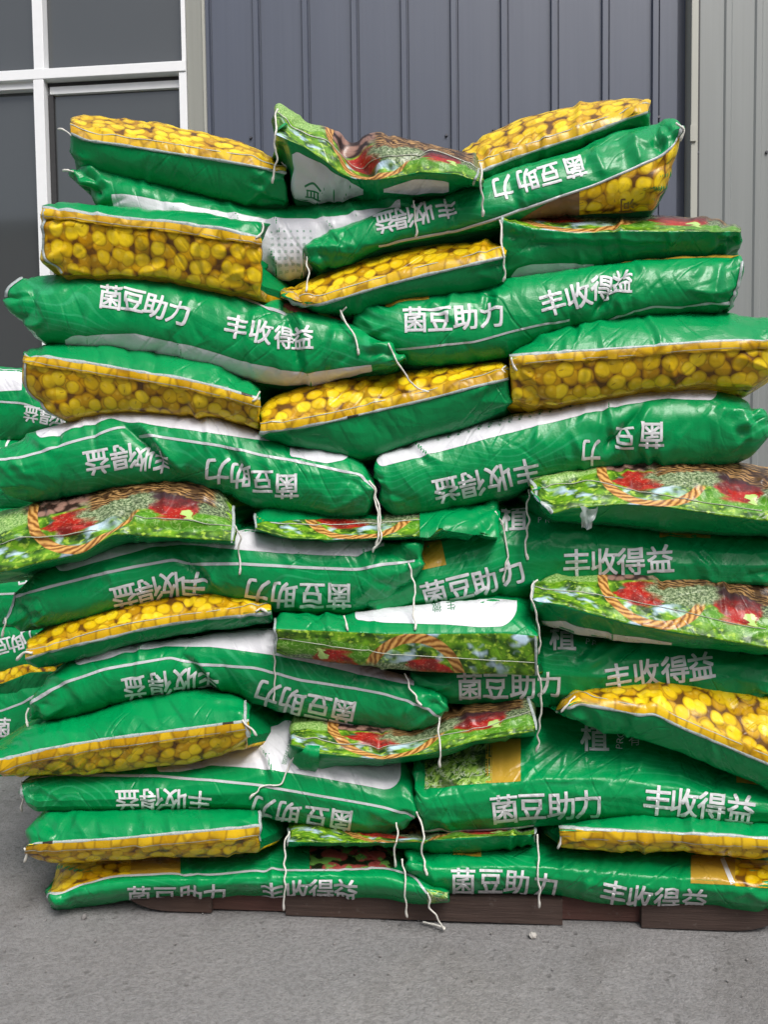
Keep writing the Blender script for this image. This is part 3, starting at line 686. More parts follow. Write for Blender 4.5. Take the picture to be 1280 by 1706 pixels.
# ---- fourth row
D1 = beans_bottom('left bag of the fourth row, green top over beans tapering towards its lower left corner',
    [(37, 583), (45, 577), (100, 571), (175, 571), (250, 577), (350, 597), (415, 628), (434, 648)],
    [(37, 640), (65, 678), (107, 700), (165, 688), (250, 686), (360, 694), (420, 712), (434, 716)],
    [(37, 592), (100, 602), (200, 618), (300, 634), (375, 651), (434, 669)], yf=-0.02, seed=31, dt=0.09, db=0.045, gus=(0.0, 0.05))
D1.ribbon('end_tape', [(41, 596), (44, 648), (66, 677), (104, 700)], 4, TAPE, lift=0.002)
D2 = beans_top('middle bag of the fourth row, wide bean print above a deep plain green side',
    [(434, 682), (440, 672), (460, 660), (500, 646), (550, 634), (640, 621), (740, 609), (835, 602), (848, 612)],
    [(434, 730), (480, 744), (540, 750), (600, 766), (640, 752), (715, 727), (790, 706), (848, 688)],
    [(434, 716), (475, 713), (550, 699), (640, 678), (715, 661), (790, 641), (848, 627)], yf=-0.01, seed=32, dt=0.09, db=0.05)
D3 = beans_bottom('right bag of the fourth row, big domed green top over a long bean print',
    [(849, 596), (865, 578), (890, 557), (940, 534), (1015, 519), (1090, 516), (1165, 519), (1240, 527), (1288, 535)],
    [(849, 672), (890, 679), (990, 664), (1090, 646), (1165, 642), (1240, 648), (1288, 630)],
    [(849, 598), (940, 590), (1040, 584), (1140, 575), (1215, 571), (1288, 569)], yf=-0.03, seed=33, dt=0.10, db=0.045, ncrease=18)

# ---- fifth row
E1 = b = Bag('bent green bag with upside-down lettering, lying directly on the leftmost vegetable picture',
    [(-30, 770), (0, 750), (30, 734), (65, 718), (115, 701), (165, 684), (200, 682), (250, 683), (360, 691), (435, 720), (490, 746), (580, 750), (605, 768), (624, 800)],
    [(-30, 800), (0, 826), (40, 836), (100, 831), (175, 816), (250, 806), (310, 802), (370, 822), (425, 844), (500, 858), (575, 866), (612, 860), (624, 830)],
    yf=0.0, seed=41, end=(40, 16), endh=(0.5, 0.6), ncrease=20, sig=4, crease=[(188, 690, 290, 800, -9, 10), (215, 690, 320, 800, 6, 9), (372, 738, 415, 815, -5, 8), (392, 735, 440, 820, 4, 8), (95, 715, 95, 750, -4, 7), (10, 760, 60, 800, 3, 9), (440, 755, 470, 830, 2.5, 8), (590, 790, 560, 840, 3, 9)])
b.strip('white_panel', [(60, 731), (70, 731), (130, 713), (185, 697), (220, 703), (350, 722), (450, 735)], None, WHITE, rnd=(12, 0)); b.strip('white_panel', [(485, 762), (510, 767), (545, 773), (578, 766)], None, WHITE, x=(483, 582), rnd=(5, 14))
b.ribbon('edge_line', [(-20, 768), (30, 764), (88, 747), (150, 728), (205, 709)], 5, STRIPE); b.ribbon('edge_line', [(226, 723), (300, 733), (380, 745), (450, 761), (550, 781), (600, 791), (614, 806), (627, 822)], 5, STRIPE)
b.text('益得', [(162, 769), (205, 761)], 41, True); b.text('收', [(238, 765)], 38, True, wd=0.7); b.text('丰', [(268, 770)], 38, True, wd=0.75)
b.text('力', [(362, 785)], 42, True); b.text('助', [(400, 793)], 42, True, wd=.8); b.text('豆', [(437, 803)], 40, True, wd=.9); b.text('菌', [(478, 810)], 40, True)
E2 = b = Bag('green bag with upside-down lettering and a long white panel of small print along its top',
    [(617, 778), (630, 762), (640, 752), (715, 727), (850, 690), (990, 664), (1080, 646), (1190, 643), (1240, 662), (1285, 700)],
    [(617, 800), (635, 842), (660, 860), (740, 856), (840, 830), (890, 806), (990, 786), (1100, 780), (1200, 778), (1250, 766), (1285, 730)],
    yf=0.0, seed=42, end=(16, 24), endh=(0.6, 0.5), ncrease=20, crease=[(1078, 668, 1000, 765, -7, 9), (1095, 668, 1020, 770, 5, 8), (1210, 660, 1190, 740, 3, 10), (1150, 700, 1120, 760, 2.5, 8), (900, 710, 880, 790, 2, 8), (1230, 680, 1260, 740, 3, 9)])
b.strip('white_panel', [(628, 778), (640, 777), (740, 750), (890, 710), (990, 686), (1075, 668), (1115, 664), (1197, 667)], None, WHITE, x=(628, 1197), rnd=(12, 18))
for k in range(16):
    x = 730+k*17; b.text('★'+LT[:3] if k % 3 else RT[:3], [(x, 731-k*4.2), (x+6, 716-k*4.2)], 6, True, mat=GREENPRINT, name='small_print')
b.text(RL, [(744, 816), (786, 807), (832, 796), (878, 786)], 42, True)
b.text('力', [(985, 754)], 42, True, wd=.8); b.text('豆', [(1042, 730)], 40, True, wd=.75); b.text('菌', [(1086, 725)], 42, True)

# ---- sixth row
F4 = b = Bag('green bag with upright lettering, sandwiched between the two vegetable pictures at the right edge',
    [(600, 985), (640, 950), (690, 905), (750, 876), (830, 846), (900, 846), (990, 856), (1090, 872), (1190, 880), (1270, 884), (1330, 900)],
    [(600, 1018), (640, 1032), (740, 1014), (860, 1000), (950, 985), (1100, 985), (1270, 985), (1330, 960)],
    yf=0.02, seed=52, end=(30, 20), profile=[(0, 0.05), (0.15, 0.012), (0.4, 0.0), (0.62, 0.008), (0.85, 0.035), (1, 0.08)], ncrease=22, crease=[(880, 870, 870, 960, 2.5, 9), (700, 990, 850, 940, 2, 9), (900, 890, 1000, 890, 3, 7)])
b.strip('gold_print', [(702, 950), (744, 941)], [(690, 898), (733, 893)], GOLD, slant=(0, -10)); b.strip('lettuce_picture', [(668, 940), (704, 938)], [(668, 906), (700, 900)], SALAD)
b.strip('gold_print', [(1100, 894), (1185, 896)], [(1100, 884), (1185, 886)], GOLD)
b.text(LT, [(724, 988), (766, 977), (808, 968), (854, 953)], 42); b.text(RT, [(961, 938), (1007, 936), (1052, 935), (1100, 932)], 44)
b.text('植', [(858, 862)], 44); b.text('PRO', [(900, 866), (913, 866), (926, 867)], 10, mat=LETTER)
E_ = b
F1 = b = basket_top('bag end with the leftmost vegetable picture, its basket upside down, reaching the left picture edge',
    [(-60, 875), (0, 859), (50, 842), (125, 825), (200, 809), (280, 797), (340, 802), (375, 820), (392, 842)],
    [(-60, 975), (0, 965), (65, 948), (140, 933), (190, 912), (230, 904), (300, 906), (392, 911)],
    [(-60, 968), (0, 954), (65, 937), (140, 920), (172, 900), (190, 890), (225, 892), (300, 897), (392, 902)], yf=-0.05, seed=51, dt=0.11, db=0.09, gus=(0, 0.05), sig=3, ncrease=10,
    crease=[(-20, 905, 170, 878, 7, 9), (150, 888, 230, 845, -7, 9), (190, 892, 250, 850, 4, 8), (215, 868, 385, 871, 4, 7), (200, 800, 260, 850, 2, 8)], pic=(0.02, 1.03, 1.0, 0))
b.ribbon('stitching', [(-40, 915), (40, 900), (110, 893), (160, 883)], 1.2, STITCH, lift=.001); b.ribbon('stitching', [(215, 864), (300, 868), (384, 878)], 1.2, STITCH, lift=.001)
b.ribbon('seam_tape', [(389, 843), (388, 872), (386, 902)], 5, TAPE, lift=0.003)
F2 = b = basket_top('small flattened bag end in the middle, narrow vegetable strip with green fold on its right',
    [(424, 858), (436, 845), (470, 844), (540, 854), (625, 860), (700, 852), (770, 842), (829, 838)],
    [(424, 886), (450, 893), (490, 903), (560, 906), (640, 903), (715, 903), (740, 900), (829, 900)],
    [(424, 880), (450, 889), (480, 897), (550, 900), (640, 896), (715, 893), (740, 880), (829, 893)], yf=-0.02, seed=53, dt=0.09, db=0.08, ncrease=8, pic=(0.08, 1.0, 0.75, 0))
b.strip('green_fold', [(424, 872), (500, 866), (560, 864), (640, 866)], None, GREEN_PLAIN, x=(424, 640)); b.strip('green_fold', [(715, 893), (735, 880), (829, 893)], [(640, 862), (700, 851), (829, 838)], GREEN_PLAIN, x=(700, 829), off=0.004)
b.ribbon('stitching', [(450, 872), (540, 874), (640, 872), (700, 868)], 1.2, STITCH, lift=.001)
b.ribbon('seam_tape', [(427, 858), (426, 882)], 4, TAPE, lift=0.003)
F3 = b = basket_top('bag end with the upper of the two big vegetable pictures at the right edge',
    [(884, 800), (890, 791), (920, 784), (990, 768), (1065, 763), (1140, 764), (1215, 771), (1280, 786), (1330, 802)],
    [(884, 826), (902, 855), (925, 868), (960, 868), (1040, 874), (1115, 884), (1190, 889), (1280, 892), (1330, 900)],
    [(884, 818), (902, 840), (921, 856), (950, 847), (1040, 840), (1115, 845), (1190, 857), (1280, 868), (1330, 876)], yf=-0.05, seed=54, dt=0.12, db=0.08, ncrease=12, sig=3,
    crease=[(890, 800, 980, 790, 3, 7), (1090, 770, 1100, 800, -3, 6), (1215, 778, 1225, 830, -3, 6)], pic=(0.0, 1.03, 1.0, 0))
b.ribbon('stitching', [(886, 818), (930, 806), (980, 802), (1040, 813), (1110, 826), (1180, 838), (1270, 852)], 1.2, STITCH, lift=.001)
b.ribbon('seam_tape', [(885, 800), (895, 828), (921, 854)], 5, TAPE, lift=0.003)

def scrap(b):
    """a torn bit of clear film hanging from the seam"""
    n = 10; s_, t_ = np.meshgrid(np.linspace(0, 1, n), np.linspace(0, 1, n), indexing='ij')
    w = 30-14*t_; px = 983+(s_-0.5)*w-6*t_+3*noise2(s_*5, t_*5, 3); py = 846+t_*34+4*noise2(s_*4+9, t_*4, 4)
    P = unproj(px, py, b.yf-0.004+0.006*noise2(s_*4, t_*3, 8)+0.012*t_)
    mesh_from('torn_film', P.reshape(-1, 3), [(i*n+j, i*n+j+1, (i+1)*n+j+1, (i+1)*n+j) for i in range(n-1) for j in range(n-1)], [CLEAR], b.o, b.origin)
scrap(b)
# ---- seventh row
G4 = beans_top('bag with a sloping band of beans, squeezed between two left bags with upside-down lettering',
    [(42, 1062), (100, 1038), (190, 1012), (275, 992), (340, 984), (410, 992), (452, 1008)],
    [(42, 1104), (58, 1114), (100, 1106), (150, 1094), (200, 1077), (300, 1059), (400, 1046), (452, 1032)],
    [(42, 1093), (70, 1087), (150, 1065), (225, 1047), (300, 1034), (425, 1019), (452, 1016)], yf=-0.01, seed=61, dt=0.07, db=0.05, gus=(0, 0.04))
G1 = b = Bag('green bag with upside-down lettering and pinched left end, just below the leftmost vegetable picture',
    [(8, 1030), (20, 992), (50, 960), (95, 938), (150, 922), (190, 904), (300, 899), (415, 881), (450, 890), (500, 896), (610, 898), (645, 905), (690, 903), (708, 930)],
    [(8, 1042), (30, 1050), (100, 1043), (190, 1020), (275, 1000), (340, 994), (410, 1004), (450, 1018), (500, 1024), (580, 1026), (640, 1010), (690, 966), (708, 945)],
    yf=0.0, seed=62, end=(14, 14), endh=(0.45, 0.5), ncrease=20, crease=[(292, 905, 345, 985, -7, 10), (320, 910, 375, 990, 5, 9), (25, 1005, 50, 1040, -4, 9), (600, 905, 620, 960, 3, 8), (640, 930, 600, 1000, 3, 9), (480, 900, 510, 935, 2, 7)],
    ywave=[(0, 0.02), (60, 0), (640, 0), (700, -0.015)])
b.strip('white_panel', [(90, 951), (110, 950), (175, 933), (250, 912), (300, 906), (400, 916), (475, 922), (540, 925), (595, 927), (635, 912)], None, WHITE, x=(90, 640), rnd=(14, 0))
b.ribbon('edge_line', [(20, 996), (80, 978), (150, 960), (230, 943), (290, 932), (312, 940), (400, 939), (500, 945), (595, 949), (642, 940), (690, 935)], 5.5, STRIPE)
b.text(RL, [(207, 995), (247, 985), (288, 975), (324, 978)], 42, True)
b.text(RR, [(428, 985), (473, 991), (520, 992), (565, 993)], 42, True)
b.ribbon('end_tape', [(12, 1036), (17, 1008), (27, 988)], 4, TAPE, lift=0.002)
G3 = b = basket_top('bag end with the lower of the two big vegetable pictures at the right edge',
    [(886, 962), (900, 954), (990, 949), (1065, 943), (1140, 946), (1215, 956), (1280, 971), (1330, 985)],
    [(886, 1012), (905, 1040), (960, 1056), (1040, 1066), (1115, 1074), (1200, 1082), (1280, 1092), (1330, 1098)],
    [(886, 1000), (905, 1003), (940, 1008), (965, 1016), (1040, 1037), (1115, 1051), (1190, 1064), (1280, 1080), (1330, 1086)], yf=-0.06, seed=63, dt=0.13, db=0.09, ncrease=12, sig=3, gus=(0.03, 0),
    crease=[(895, 962, 1000, 985, 4, 7), (1100, 955, 1110, 985, -4, 6), (1215, 960, 1225, 1010, -4, 6)], pic=(0.0, 1.03, 1.0, 0))
b.strip('white_panel', [(902, 1042), (960, 1056), (1040, 1067), (1120, 1072)], [(902, 1034), (940, 1037), (1000, 1050), (1120, 1068)], WHITE, rnd=(6, 0))
b.ribbon('stitching', [(890, 975), (960, 985), (1040, 1000), (1110, 1013), (1180, 1028), (1275, 1050)], 1.2, STITCH, lift=.001)
b.ribbon('seam_tape', [(889, 962), (887, 998)], 5, TAPE, lift=0.003)

# ---- eighth row
H1 = b = Bag('green bag with upside-down lettering whose right half passes under the upright basket picture',
    [(42, 1192), (55, 1160), (75, 1134), (110, 1104), (175, 1081), (275, 1064), (350, 1054), (450, 1046), (500, 1062), (600, 1098), (690, 1128), (725, 1150), (746, 1176)],
    [(42, 1204), (100, 1204), (175, 1184), (250, 1160), (325, 1149), (370, 1150), (425, 1174), (500, 1194), (575, 1208), (640, 1216), (690, 1220), (730, 1206), (746, 1186)],
    yf=0.01, seed=71, end=(14, 14), endh=(0.5, 0.5), ncrease=20, crease=[(290, 1080, 360, 1160, -6, 10), (318, 1090, 385, 1160, 4, 8), (50, 1170, 80, 1200, -3, 8), (700, 1150, 670, 1200, 4, 8), (725, 1160, 700, 1210, -4, 7)],
    ywave=[(42, 0.02), (100, 0), (640, 0), (746, -0.03)])
b.strip('white_panel', [(122, 1110), (135, 1108), (200, 1092), (275, 1075), (350, 1077), (460, 1092), (640, 1131), (690, 1142)], None, WHITE, x=(122, 690), rnd=(14, 0))
b.ribbon('edge_line', [(50, 1172), (100, 1140), (175, 1115), (285, 1095), (310, 1105), (425, 1112), (500, 1132), (640, 1156), (700, 1176), (736, 1197)], 5, STRIPE)
b.text(RL, [(224, 1146), (266, 1139), (308, 1135), (346, 1138)], 40, True, wd=.92)
b.text(RR, [(445, 1155), (487, 1167), (530, 1178), (572, 1187)], 42, True)
H3 = b = Bag('green bag with upright lettering, lying between the lower right vegetable picture and sloping beans',
    [(684, 1122), (740, 1100), (830, 1060), (895, 1040), (990, 1052), (1115, 1058), (1200, 1066), (1280, 1078), (1330, 1090)],
    [(684, 1140), (740, 1170), (800, 1176), (935, 1178), (1000, 1175), (1115, 1172), (1200, 1172), (1280, 1178), (1330, 1165)],
    yf=0.02, seed=72, end=(20, 20), profile=[(0, 0.05), (0.15, 0.012), (0.4, 0.0), (0.62, 0.008), (0.85, 0.035), (1, 0.08)], ncrease=22, crease=[(960, 1120, 1060, 1060, 3, 8), (900, 1100, 990, 1070, 3, 8), (1180, 1110, 1280, 1100, 2, 8)])
b.text(LT, [(783, 1143), (826, 1142), (872, 1142), (916, 1141)], 42); b.text(RT, [(1030, 1128), (1077, 1121), (1125, 1116), (1168, 1110)], 43)
b.text('植', [(938, 1064)], 42); b.text('PR', [(980, 1068), (992, 1069)], 11)
H2 = b = Bag('bag end in the middle with the only basket picture the right way up',
    [(457, 1035), (466, 1021), (575, 1024), (640, 1013), (740, 1002), (860, 998), (884, 1010), (897, 1050)],
    [(457, 1088), (480, 1094), (560, 1103), (640, 1114), (740, 1121), (840, 1124), (897, 1127)],
    [(457, 1048), (520, 1050), (640, 1056), (740, 1056), (840, 1055), (897, 1060)], yf=-0.05, seed=73, mt=GREEN_PLAIN, mb=BASKET, dt=0.09, db=0.03, a=0.35, end=(5, 5), endh=(0.92, 0.92), gus=(0, 0.05), ncrease=8, rough=0.7, D=0.5, pic=(1.05, -0.03, 0.52, 0))
b.strip('white_panel', [(592, 1033), (640, 1037), (740, 1040), (800, 1045), (835, 1044), (862, 1036)], None, WHITE, x=(592, 862), rnd=(6, 26))
b.text('微生', [(728, 1012), (752, 1010)], 15, True, mat=GREENPRINT)
b.ribbon('stitching', [(464, 1065), (520, 1070), (640, 1089), (740, 1095), (892, 1104)], 1.2, STITCH, lift=.001)
b.ribbon('end_tape', [(459, 1030), (459, 1088)], 4, TAPE, lift=.003); b.ribbon('end_tape', [(892, 1060), (894, 1124)], 4, TAPE, lift=.003)
H5 = b = basket_top('crumpled bag end low in the middle, upside-down basket and a green corner flap hanging left',
    [(482, 1214), (490, 1206), (540, 1205), (640, 1210), (690, 1212), (740, 1190), (790, 1172), (840, 1164), (880, 1157), (893, 1175)],
    [(482, 1258), (500, 1284), (530, 1282), (560, 1275), (640, 1279), (720, 1264), (790, 1243), (893, 1226)],
    [(482, 1240), (530, 1255), (580, 1260), (640, 1266), (715, 1255), (790, 1235), (893, 1218)], yf=-0.02, seed=74, dt=0.08, db=0.08, ncrease=10, sig=3, gus=(0, 0.03), pic=(0.12, 1.0, 0.95, 0),
    crease=[(485, 1225, 640, 1240, 5, 8), (640, 1235, 880, 1190, -3, 7)])
b.strip('corner_flap', [(493, 1262), (508, 1282), (520, 1288), (533, 1266)], [(493, 1252), (508, 1246), (533, 1244)], GREEN, off=0.008)
b.ribbon('stitching', [(490, 1225), (560, 1240), (640, 1245), (760, 1222), (885, 1185)], 1.2, STITCH, lift=.001)
b.ribbon('seam_tape', [(879, 1162), (890, 1195), (895, 1216)], 5, TAPE, lift=0.003)
H4 = beans_top('bag at the right edge, wide bean print sloping down to the right over plain green',
    [(925, 1180), (955, 1156), (990, 1145), (1065, 1131), (1115, 1126), (1190, 1136), (1280, 1156), (1330, 1172)],
    [(925, 1194), (990, 1212), (1090, 1236), (1190, 1276), (1280, 1312), (1330, 1325)],
    [(925, 1184), (960, 1168), (1000, 1174), (1065, 1187), (1090, 1184), (1130, 1205), (1190, 1230), (1280, 1268), (1330, 1288)], yf=-0.04, seed=75, dt=0.11, db=0.05, ncrease=14, end=(20, 7), endh=(.5, .8), crease=[(1060, 1135, 1085, 1190, -3, 7)])

# ---- ninth row
I3 = b = Bag('green bag at lower right, broad top face with lettuce and gold prints above upright lettering',
    [(690, 1262), (740, 1244), (800, 1228), (850, 1208), (905, 1196), (965, 1200), (1065, 1215), (1190, 1250), (1280, 1285), (1330, 1300)],
    [(690, 1350), (705, 1387), (790, 1385), (890, 1380), (935, 1378), (1065, 1375), (1280, 1382), (1330, 1370)],
    yf=0.0, seed=82, end=(14, 20), endh=(0.75, 0.5), profile=[(0, 0.045), (0.12, 0.012), (0.3, 0.0), (0.44, 0.004), (0.5, 0.016), (0.75, 0.06), (1, 0.12)], ncrease=14,
    crease=[(930, 1300, 950, 1240, 2, 8), (1060, 1290, 1080, 1250, 2, 8), (712, 1318, 865, 1300, 2.5, 5), (865, 1300, 1090, 1294, 2.5, 5)])
b.strip('lettuce_picture', [(708, 1316), (760, 1310), (820, 1305)], [(708, 1264), (740, 1250), (808, 1232)], SALAD); b.strip('gold_print', [(822, 1305), (868, 1301)], [(810, 1236), (850, 1230)], GOLD, slant=(0, 0))
b.strip('gold_print', [(1235, 1304), (1330, 1318)], [(1226, 1283), (1330, 1305)], GOLD, x=(1228, 1325))
b.text(LT, [(841, 1348), (887, 1344), (936, 1343), (981, 1340)], 46); b.text(RT, [(1096, 1333), (1140, 1337), (1187, 1343), (1234, 1349)], 46)
b.text('植', [(992, 1228)], 46); b.text('PROM', [(1033, 1242), (1034, 1232), (1035, 1222), (1036, 1214)], 13); b.text('有', [(1058, 1233)], 20)
b.ribbon('edge_line', [(700, 1384), (790, 1383), (890, 1377)], 3, STRIPE)
I2 = b = Bag('lowest of the bags with upside-down lettering, a large white panel on its right half',
    [(32, 1300), (70, 1294), (150, 1288), (275, 1278), (350, 1262), (400, 1245), (440, 1215), (480, 1200), (560, 1235), (640, 1265), (668, 1268), (682, 1285), (696, 1335)],
    [(32, 1322), (40, 1340), (55, 1354), (175, 1353), (350, 1348), (425, 1358), (500, 1373), (600, 1390), (640, 1394), (680, 1378), (696, 1360)],
    yf=0.01, seed=81, end=(9, 10), endh=(0.75, 0.7), profile=[(0, 0.045), (0.12, 0.012), (0.3, 0.0), (0.5, 0.008), (0.7, 0.03), (1, 0.09)], ncrease=12, crease=[(250, 1295, 280, 1340, 2, 8), (45, 1305, 55, 1345, -3, 6)])
b.strip('white_panel', [(262, 1288), (300, 1286), (350, 1275), (430, 1280), (500, 1290), (640, 1315), (666, 1312)], None, WHITE, x=(262, 668), rnd=(6, 22))
b.ribbon('edge_line', [(38, 1298), (90, 1292), (275, 1295), (350, 1300), (425, 1307), (500, 1320), (640, 1345), (690, 1360)], 5, STRIPE)
b.text(RL, [(212, 1333), (252, 1332), (292, 1332), (333, 1335)], 34, True, wd=1.15); b.text(RR, [(437, 1347), (480, 1356), (526, 1364), (568, 1370)], 40, True)
b.text(LT+RT[:2], [(474, 1270), (484, 1236)], 8, True, mat=GREENPRINT, name='small_print')
b.ribbon('end_tape', [(34, 1299), (37, 1330)], 4, TAPE, lift=.002)
I1 = beans_bottom('domed green bag at lower left with beans along its base, reaching past the left edge',
    [(-30, 1255), (0, 1246), (15, 1230), (55, 1207), (150, 1189), (225, 1160), (300, 1149), (350, 1149), (390, 1157), (415, 1172)],
    [(-30, 1284), (30, 1294), (125, 1290), (200, 1284), (300, 1273), (415, 1250)],
    [(-30, 1275), (0, 1270), (75, 1252), (175, 1235), (300, 1219), (415, 1204)], yf=-0.03, seed=83, dt=0.10, db=0.05, gus=(0, 0.06))
I1.ribbon('end_tape', [(406, 1172), (408, 1200), (412, 1224)], 5, TAPE, lift=.003)

# ---- tenth row
J1 = beans_bottom('second bag from the bottom on the left, plain green over a thin strip of beans',
    [(40, 1400), (52, 1372), (68, 1356), (100, 1352), (250, 1346), (350, 1346), (432, 1351)],
    [(40, 1424), (65, 1433), (100, 1435), (225, 1431), (432, 1420)],
    [(40, 1409), (100, 1406), (200, 1400), (300, 1391), (432, 1380)], yf=-0.03, seed=91, dt=0.07, db=0.04, gus=(0, 0.04))
J1.ribbon('end_tape', [(430, 1354), (433, 1400)], 5, TAPE, lift=.003)
J2 = b = basket_top('lowest bag end in the middle, a dark narrow strip of vegetable picture squeezed flat',
    [(480, 1380), (490, 1372), (640, 1384), (690, 1388), (765, 1384), (893, 1378)],
    [(480, 1408), (560, 1410), (640, 1412), (740, 1424), (820, 1418), (893, 1410)],
    [(480, 1402), (560, 1404), (640, 1404), (700, 1402), (765, 1396), (893, 1390)], yf=-0.005, seed=92, dt=0.08, db=0.06, ncrease=8, pic=(0.05, 1.0, 0.7, 0))
b.ribbon('seam_tape', [(481, 1380), (480, 1406)], 4, TAPE, lift=.003); b.ribbon('seam_tape', [(892, 1378), (894, 1404)], 5, TAPE, lift=.003)
J3 = beans_bottom('second bag from the bottom at the right edge, low strip of beans under green',
    [(932, 1380), (940, 1374), (1000, 1362), (1065, 1352), (1140, 1358), (1280, 1370), (1330, 1376)],
    [(932, 1410), (1015, 1419), (1140, 1421), (1280, 1434), (1330, 1438)],
    [(932, 1384), (1000, 1386), (1090, 1390), (1200, 1395), (1330, 1403)], yf=-0.03, seed=93, dt=0.07, db=0.04)

# ---- bottom row
K2 = b = Bag('bottom bag on the right, upright lettering close to the pallet, gold print at its right',
    [(676, 1412), (700, 1404), (755, 1402), (890, 1398), (1000, 1405), (1140, 1412), (1280, 1424), (1330, 1430)],
    [(676, 1450), (712, 1487), (725, 1488), (840, 1488), (930, 1493), (1000, 1506), (1140, 1513), (1240, 1517), (1280, 1524), (1330, 1522)],
    yf=0.0, seed=102, end=(16, 20), endh=(0.6, 0.5), profile=[(0, 0.05), (0.14, 0.014), (0.3, 0.0), (0.5, 0.004), (0.7, 0.03), (1, 0.11)], ncrease=16, crease=[(960, 1470, 1000, 1430, 2, 8), (1240, 1480, 1280, 1500, 3, 8), (700, 1420, 730, 1480, 3, 9)])
b.strip('gold_print', [(1164, 1472), (1228, 1475)], [(1152, 1424), (1216, 1428)], GOLD); b.strip('soybean_print', [(1226, 1476), (1270, 1478), (1330, 1482)], [(1222, 1431), (1330, 1436)], BEANS, x=(1226, 1328))
b.ribbon('edge_line', [(1204, 1430), (1222, 1472)], 9, LETTER); b.strip('gold_print', [(755, 1426), (802, 1427)], [(755, 1416), (802, 1415)], GOLD)
b.text(LT, [(772, 1467), (818, 1467), (862, 1470), (910, 1476)], 41); b.text(RT, [(1023, 1488), (1066, 1496), (1112, 1500), (1158, 1503)], 42)
K1 = b = Bag('bottom bag on the left with bean, gold and radish prints above half-tucked lettering',
    [(79, 1490), (85, 1470), (98, 1436), (130, 1428), (225, 1422), (440, 1412), (520, 1404), (640, 1405), (700, 1430), (735, 1465), (751, 1482)],
    [(79, 1516), (88, 1524), (125, 1513), (200, 1499), (280, 1494), (420, 1494), (560, 1494), (640, 1499), (705, 1507), (751, 1506)],
    yf=0.0, seed=101, end=(8, 8), endh=(0.8, 0.8), profile=[(0, 0.05), (0.14, 0.012), (0.26, 0.0), (0.4, 0.002), (0.5, 0.02), (0.75, 0.07), (1, 0.13)], ncrease=10, ywave=[(79, 0), (640, 0), (751, -0.02)])
b.strip('soybean_print', [(86, 1492), (140, 1471), (200, 1459), (220, 1458)], None, BEANS, x=(86, 218)); b.strip('gold_print', [(216, 1458), (300, 1456)], None, GOLD, x=(217, 300))
b.strip('radish_picture', [(510, 1449), (590, 1447), (664, 1447)], [(520, 1408), (600, 1408), (660, 1412)], RADISH, x=(516, 660)); b.strip('lettuce_picture', [(712, 1504), (748, 1503)], [(712, 1482), (748, 1484)], SALAD)
b.ribbon('edge_line', [(80, 1497), (140, 1472), (200, 1460), (300, 1457), (500, 1450), (640, 1447), (690, 1462), (712, 1488)], 4, STRIPE)
b.text(LT, [(232, 1493), (275, 1492), (318, 1492), (358, 1491)], 34, wd=1.15); b.text(RT, [(454, 1487), (496, 1484), (536, 1483), (576, 1484)], 36, wd=1.12)

# ---- the neighbouring stack behind the left corner
GB = 'bags of the neighbouring stack'
def far(label, top, bot, seed, white=None, txt=None, line=None, seam=None, yf=0.70, **k):
    kk = dict(end=(14, 22), endh=(0.6, 0.5), ncrease=14, group=GB); kk.update(k)
    q = Bag(label, top, bot, seam, yf=yf, seed=seed, **kk)
    if white: q.strip('white_panel', white, None, WHITE)
    if line: q.ribbon('edge_line', line, 4, STRIPE)
    if txt: q.text(*txt[0], **txt[1])
    return q
far('pale-topped bag, topmost one visible in the darker stack behind the left edge', [(-260, 640), (-60, 612), (40, 616), (80, 650), (130, 690)], [(-260, 712), (0, 742), (90, 722), (130, 704)], 201, white=[(-260, 668), (-60, 648), (0, 652), (36, 650)], txt=(('益得收', [(52, 690), (80, 694), (105, 700)]), dict(h=26, flip=True)), line=[(-200, 690), (-20, 668), (40, 672), (110, 700)])
far('bag of the dark left stack just behind the bent bag, mostly hidden by it', [(-260, 722), (0, 726), (60, 738), (110, 765)], [(-260, 846), (0, 852), (70, 848), (110, 800)], 202, txt=(('力', [(8, 742)]), dict(h=28, flip=True)))
far('bag of the darker left stack showing beside the leftmost vegetable picture', [(-260, 838), (0, 842), (60, 848), (115, 870)], [(-260, 945), (0, 955), (70, 950), (115, 910)], 203)
far('bag of the dark left stack level with the pinched bag end, dim upside-down lettering', [(-260, 945), (0, 950), (70, 952), (120, 975)], [(-260, 1040), (0, 1052), (70, 1048), (120, 1010)], 204, txt=(('力助豆', [(40, 965), (70, 958), (98, 950)]), dict(h=26, flip=True)), line=[(-200, 985), (0, 990), (90, 985)])
far('bag of the darker left stack beside the sloping band of beans, dim lettering', [(-260, 1035), (0, 1040), (60, 1045), (100, 1060)], [(-260, 1118), (0, 1122), (60, 1115), (100, 1085)], 205, txt=(('豆助力', [(-2, 1078), (24, 1072), (48, 1062)]), dict(h=28, flip=True)))
far('bag of the darker left stack with a small patch of beans at the left edge', [(-260, 1112), (0, 1098), (40, 1085), (95, 1105)], [(-260, 1180), (0, 1172), (60, 1165), (95, 1140)], 206, seam=[(-260, 1150), (0, 1140), (50, 1120), (95, 1118)], mt=BEANS, mb=GREEN_PLAIN)
far('lowest but one bag of the darker left stack, a white line across it', [(-260, 1175), (0, 1148), (50, 1128), (105, 1120)], [(-260, 1255), (0, 1262), (60, 1245), (105, 1190)], 207, line=[(-200, 1215), (0, 1185), (40, 1170), (90, 1140)], txt=(('菌', [(2, 1212)]), dict(h=32)))
far('bottom bag of the darker left stack close to the ground', [(-260, 1248), (0, 1240), (40, 1236), (78, 1250)], [(-260, 1312), (0, 1308), (40, 1296), (78, 1280)], 208)

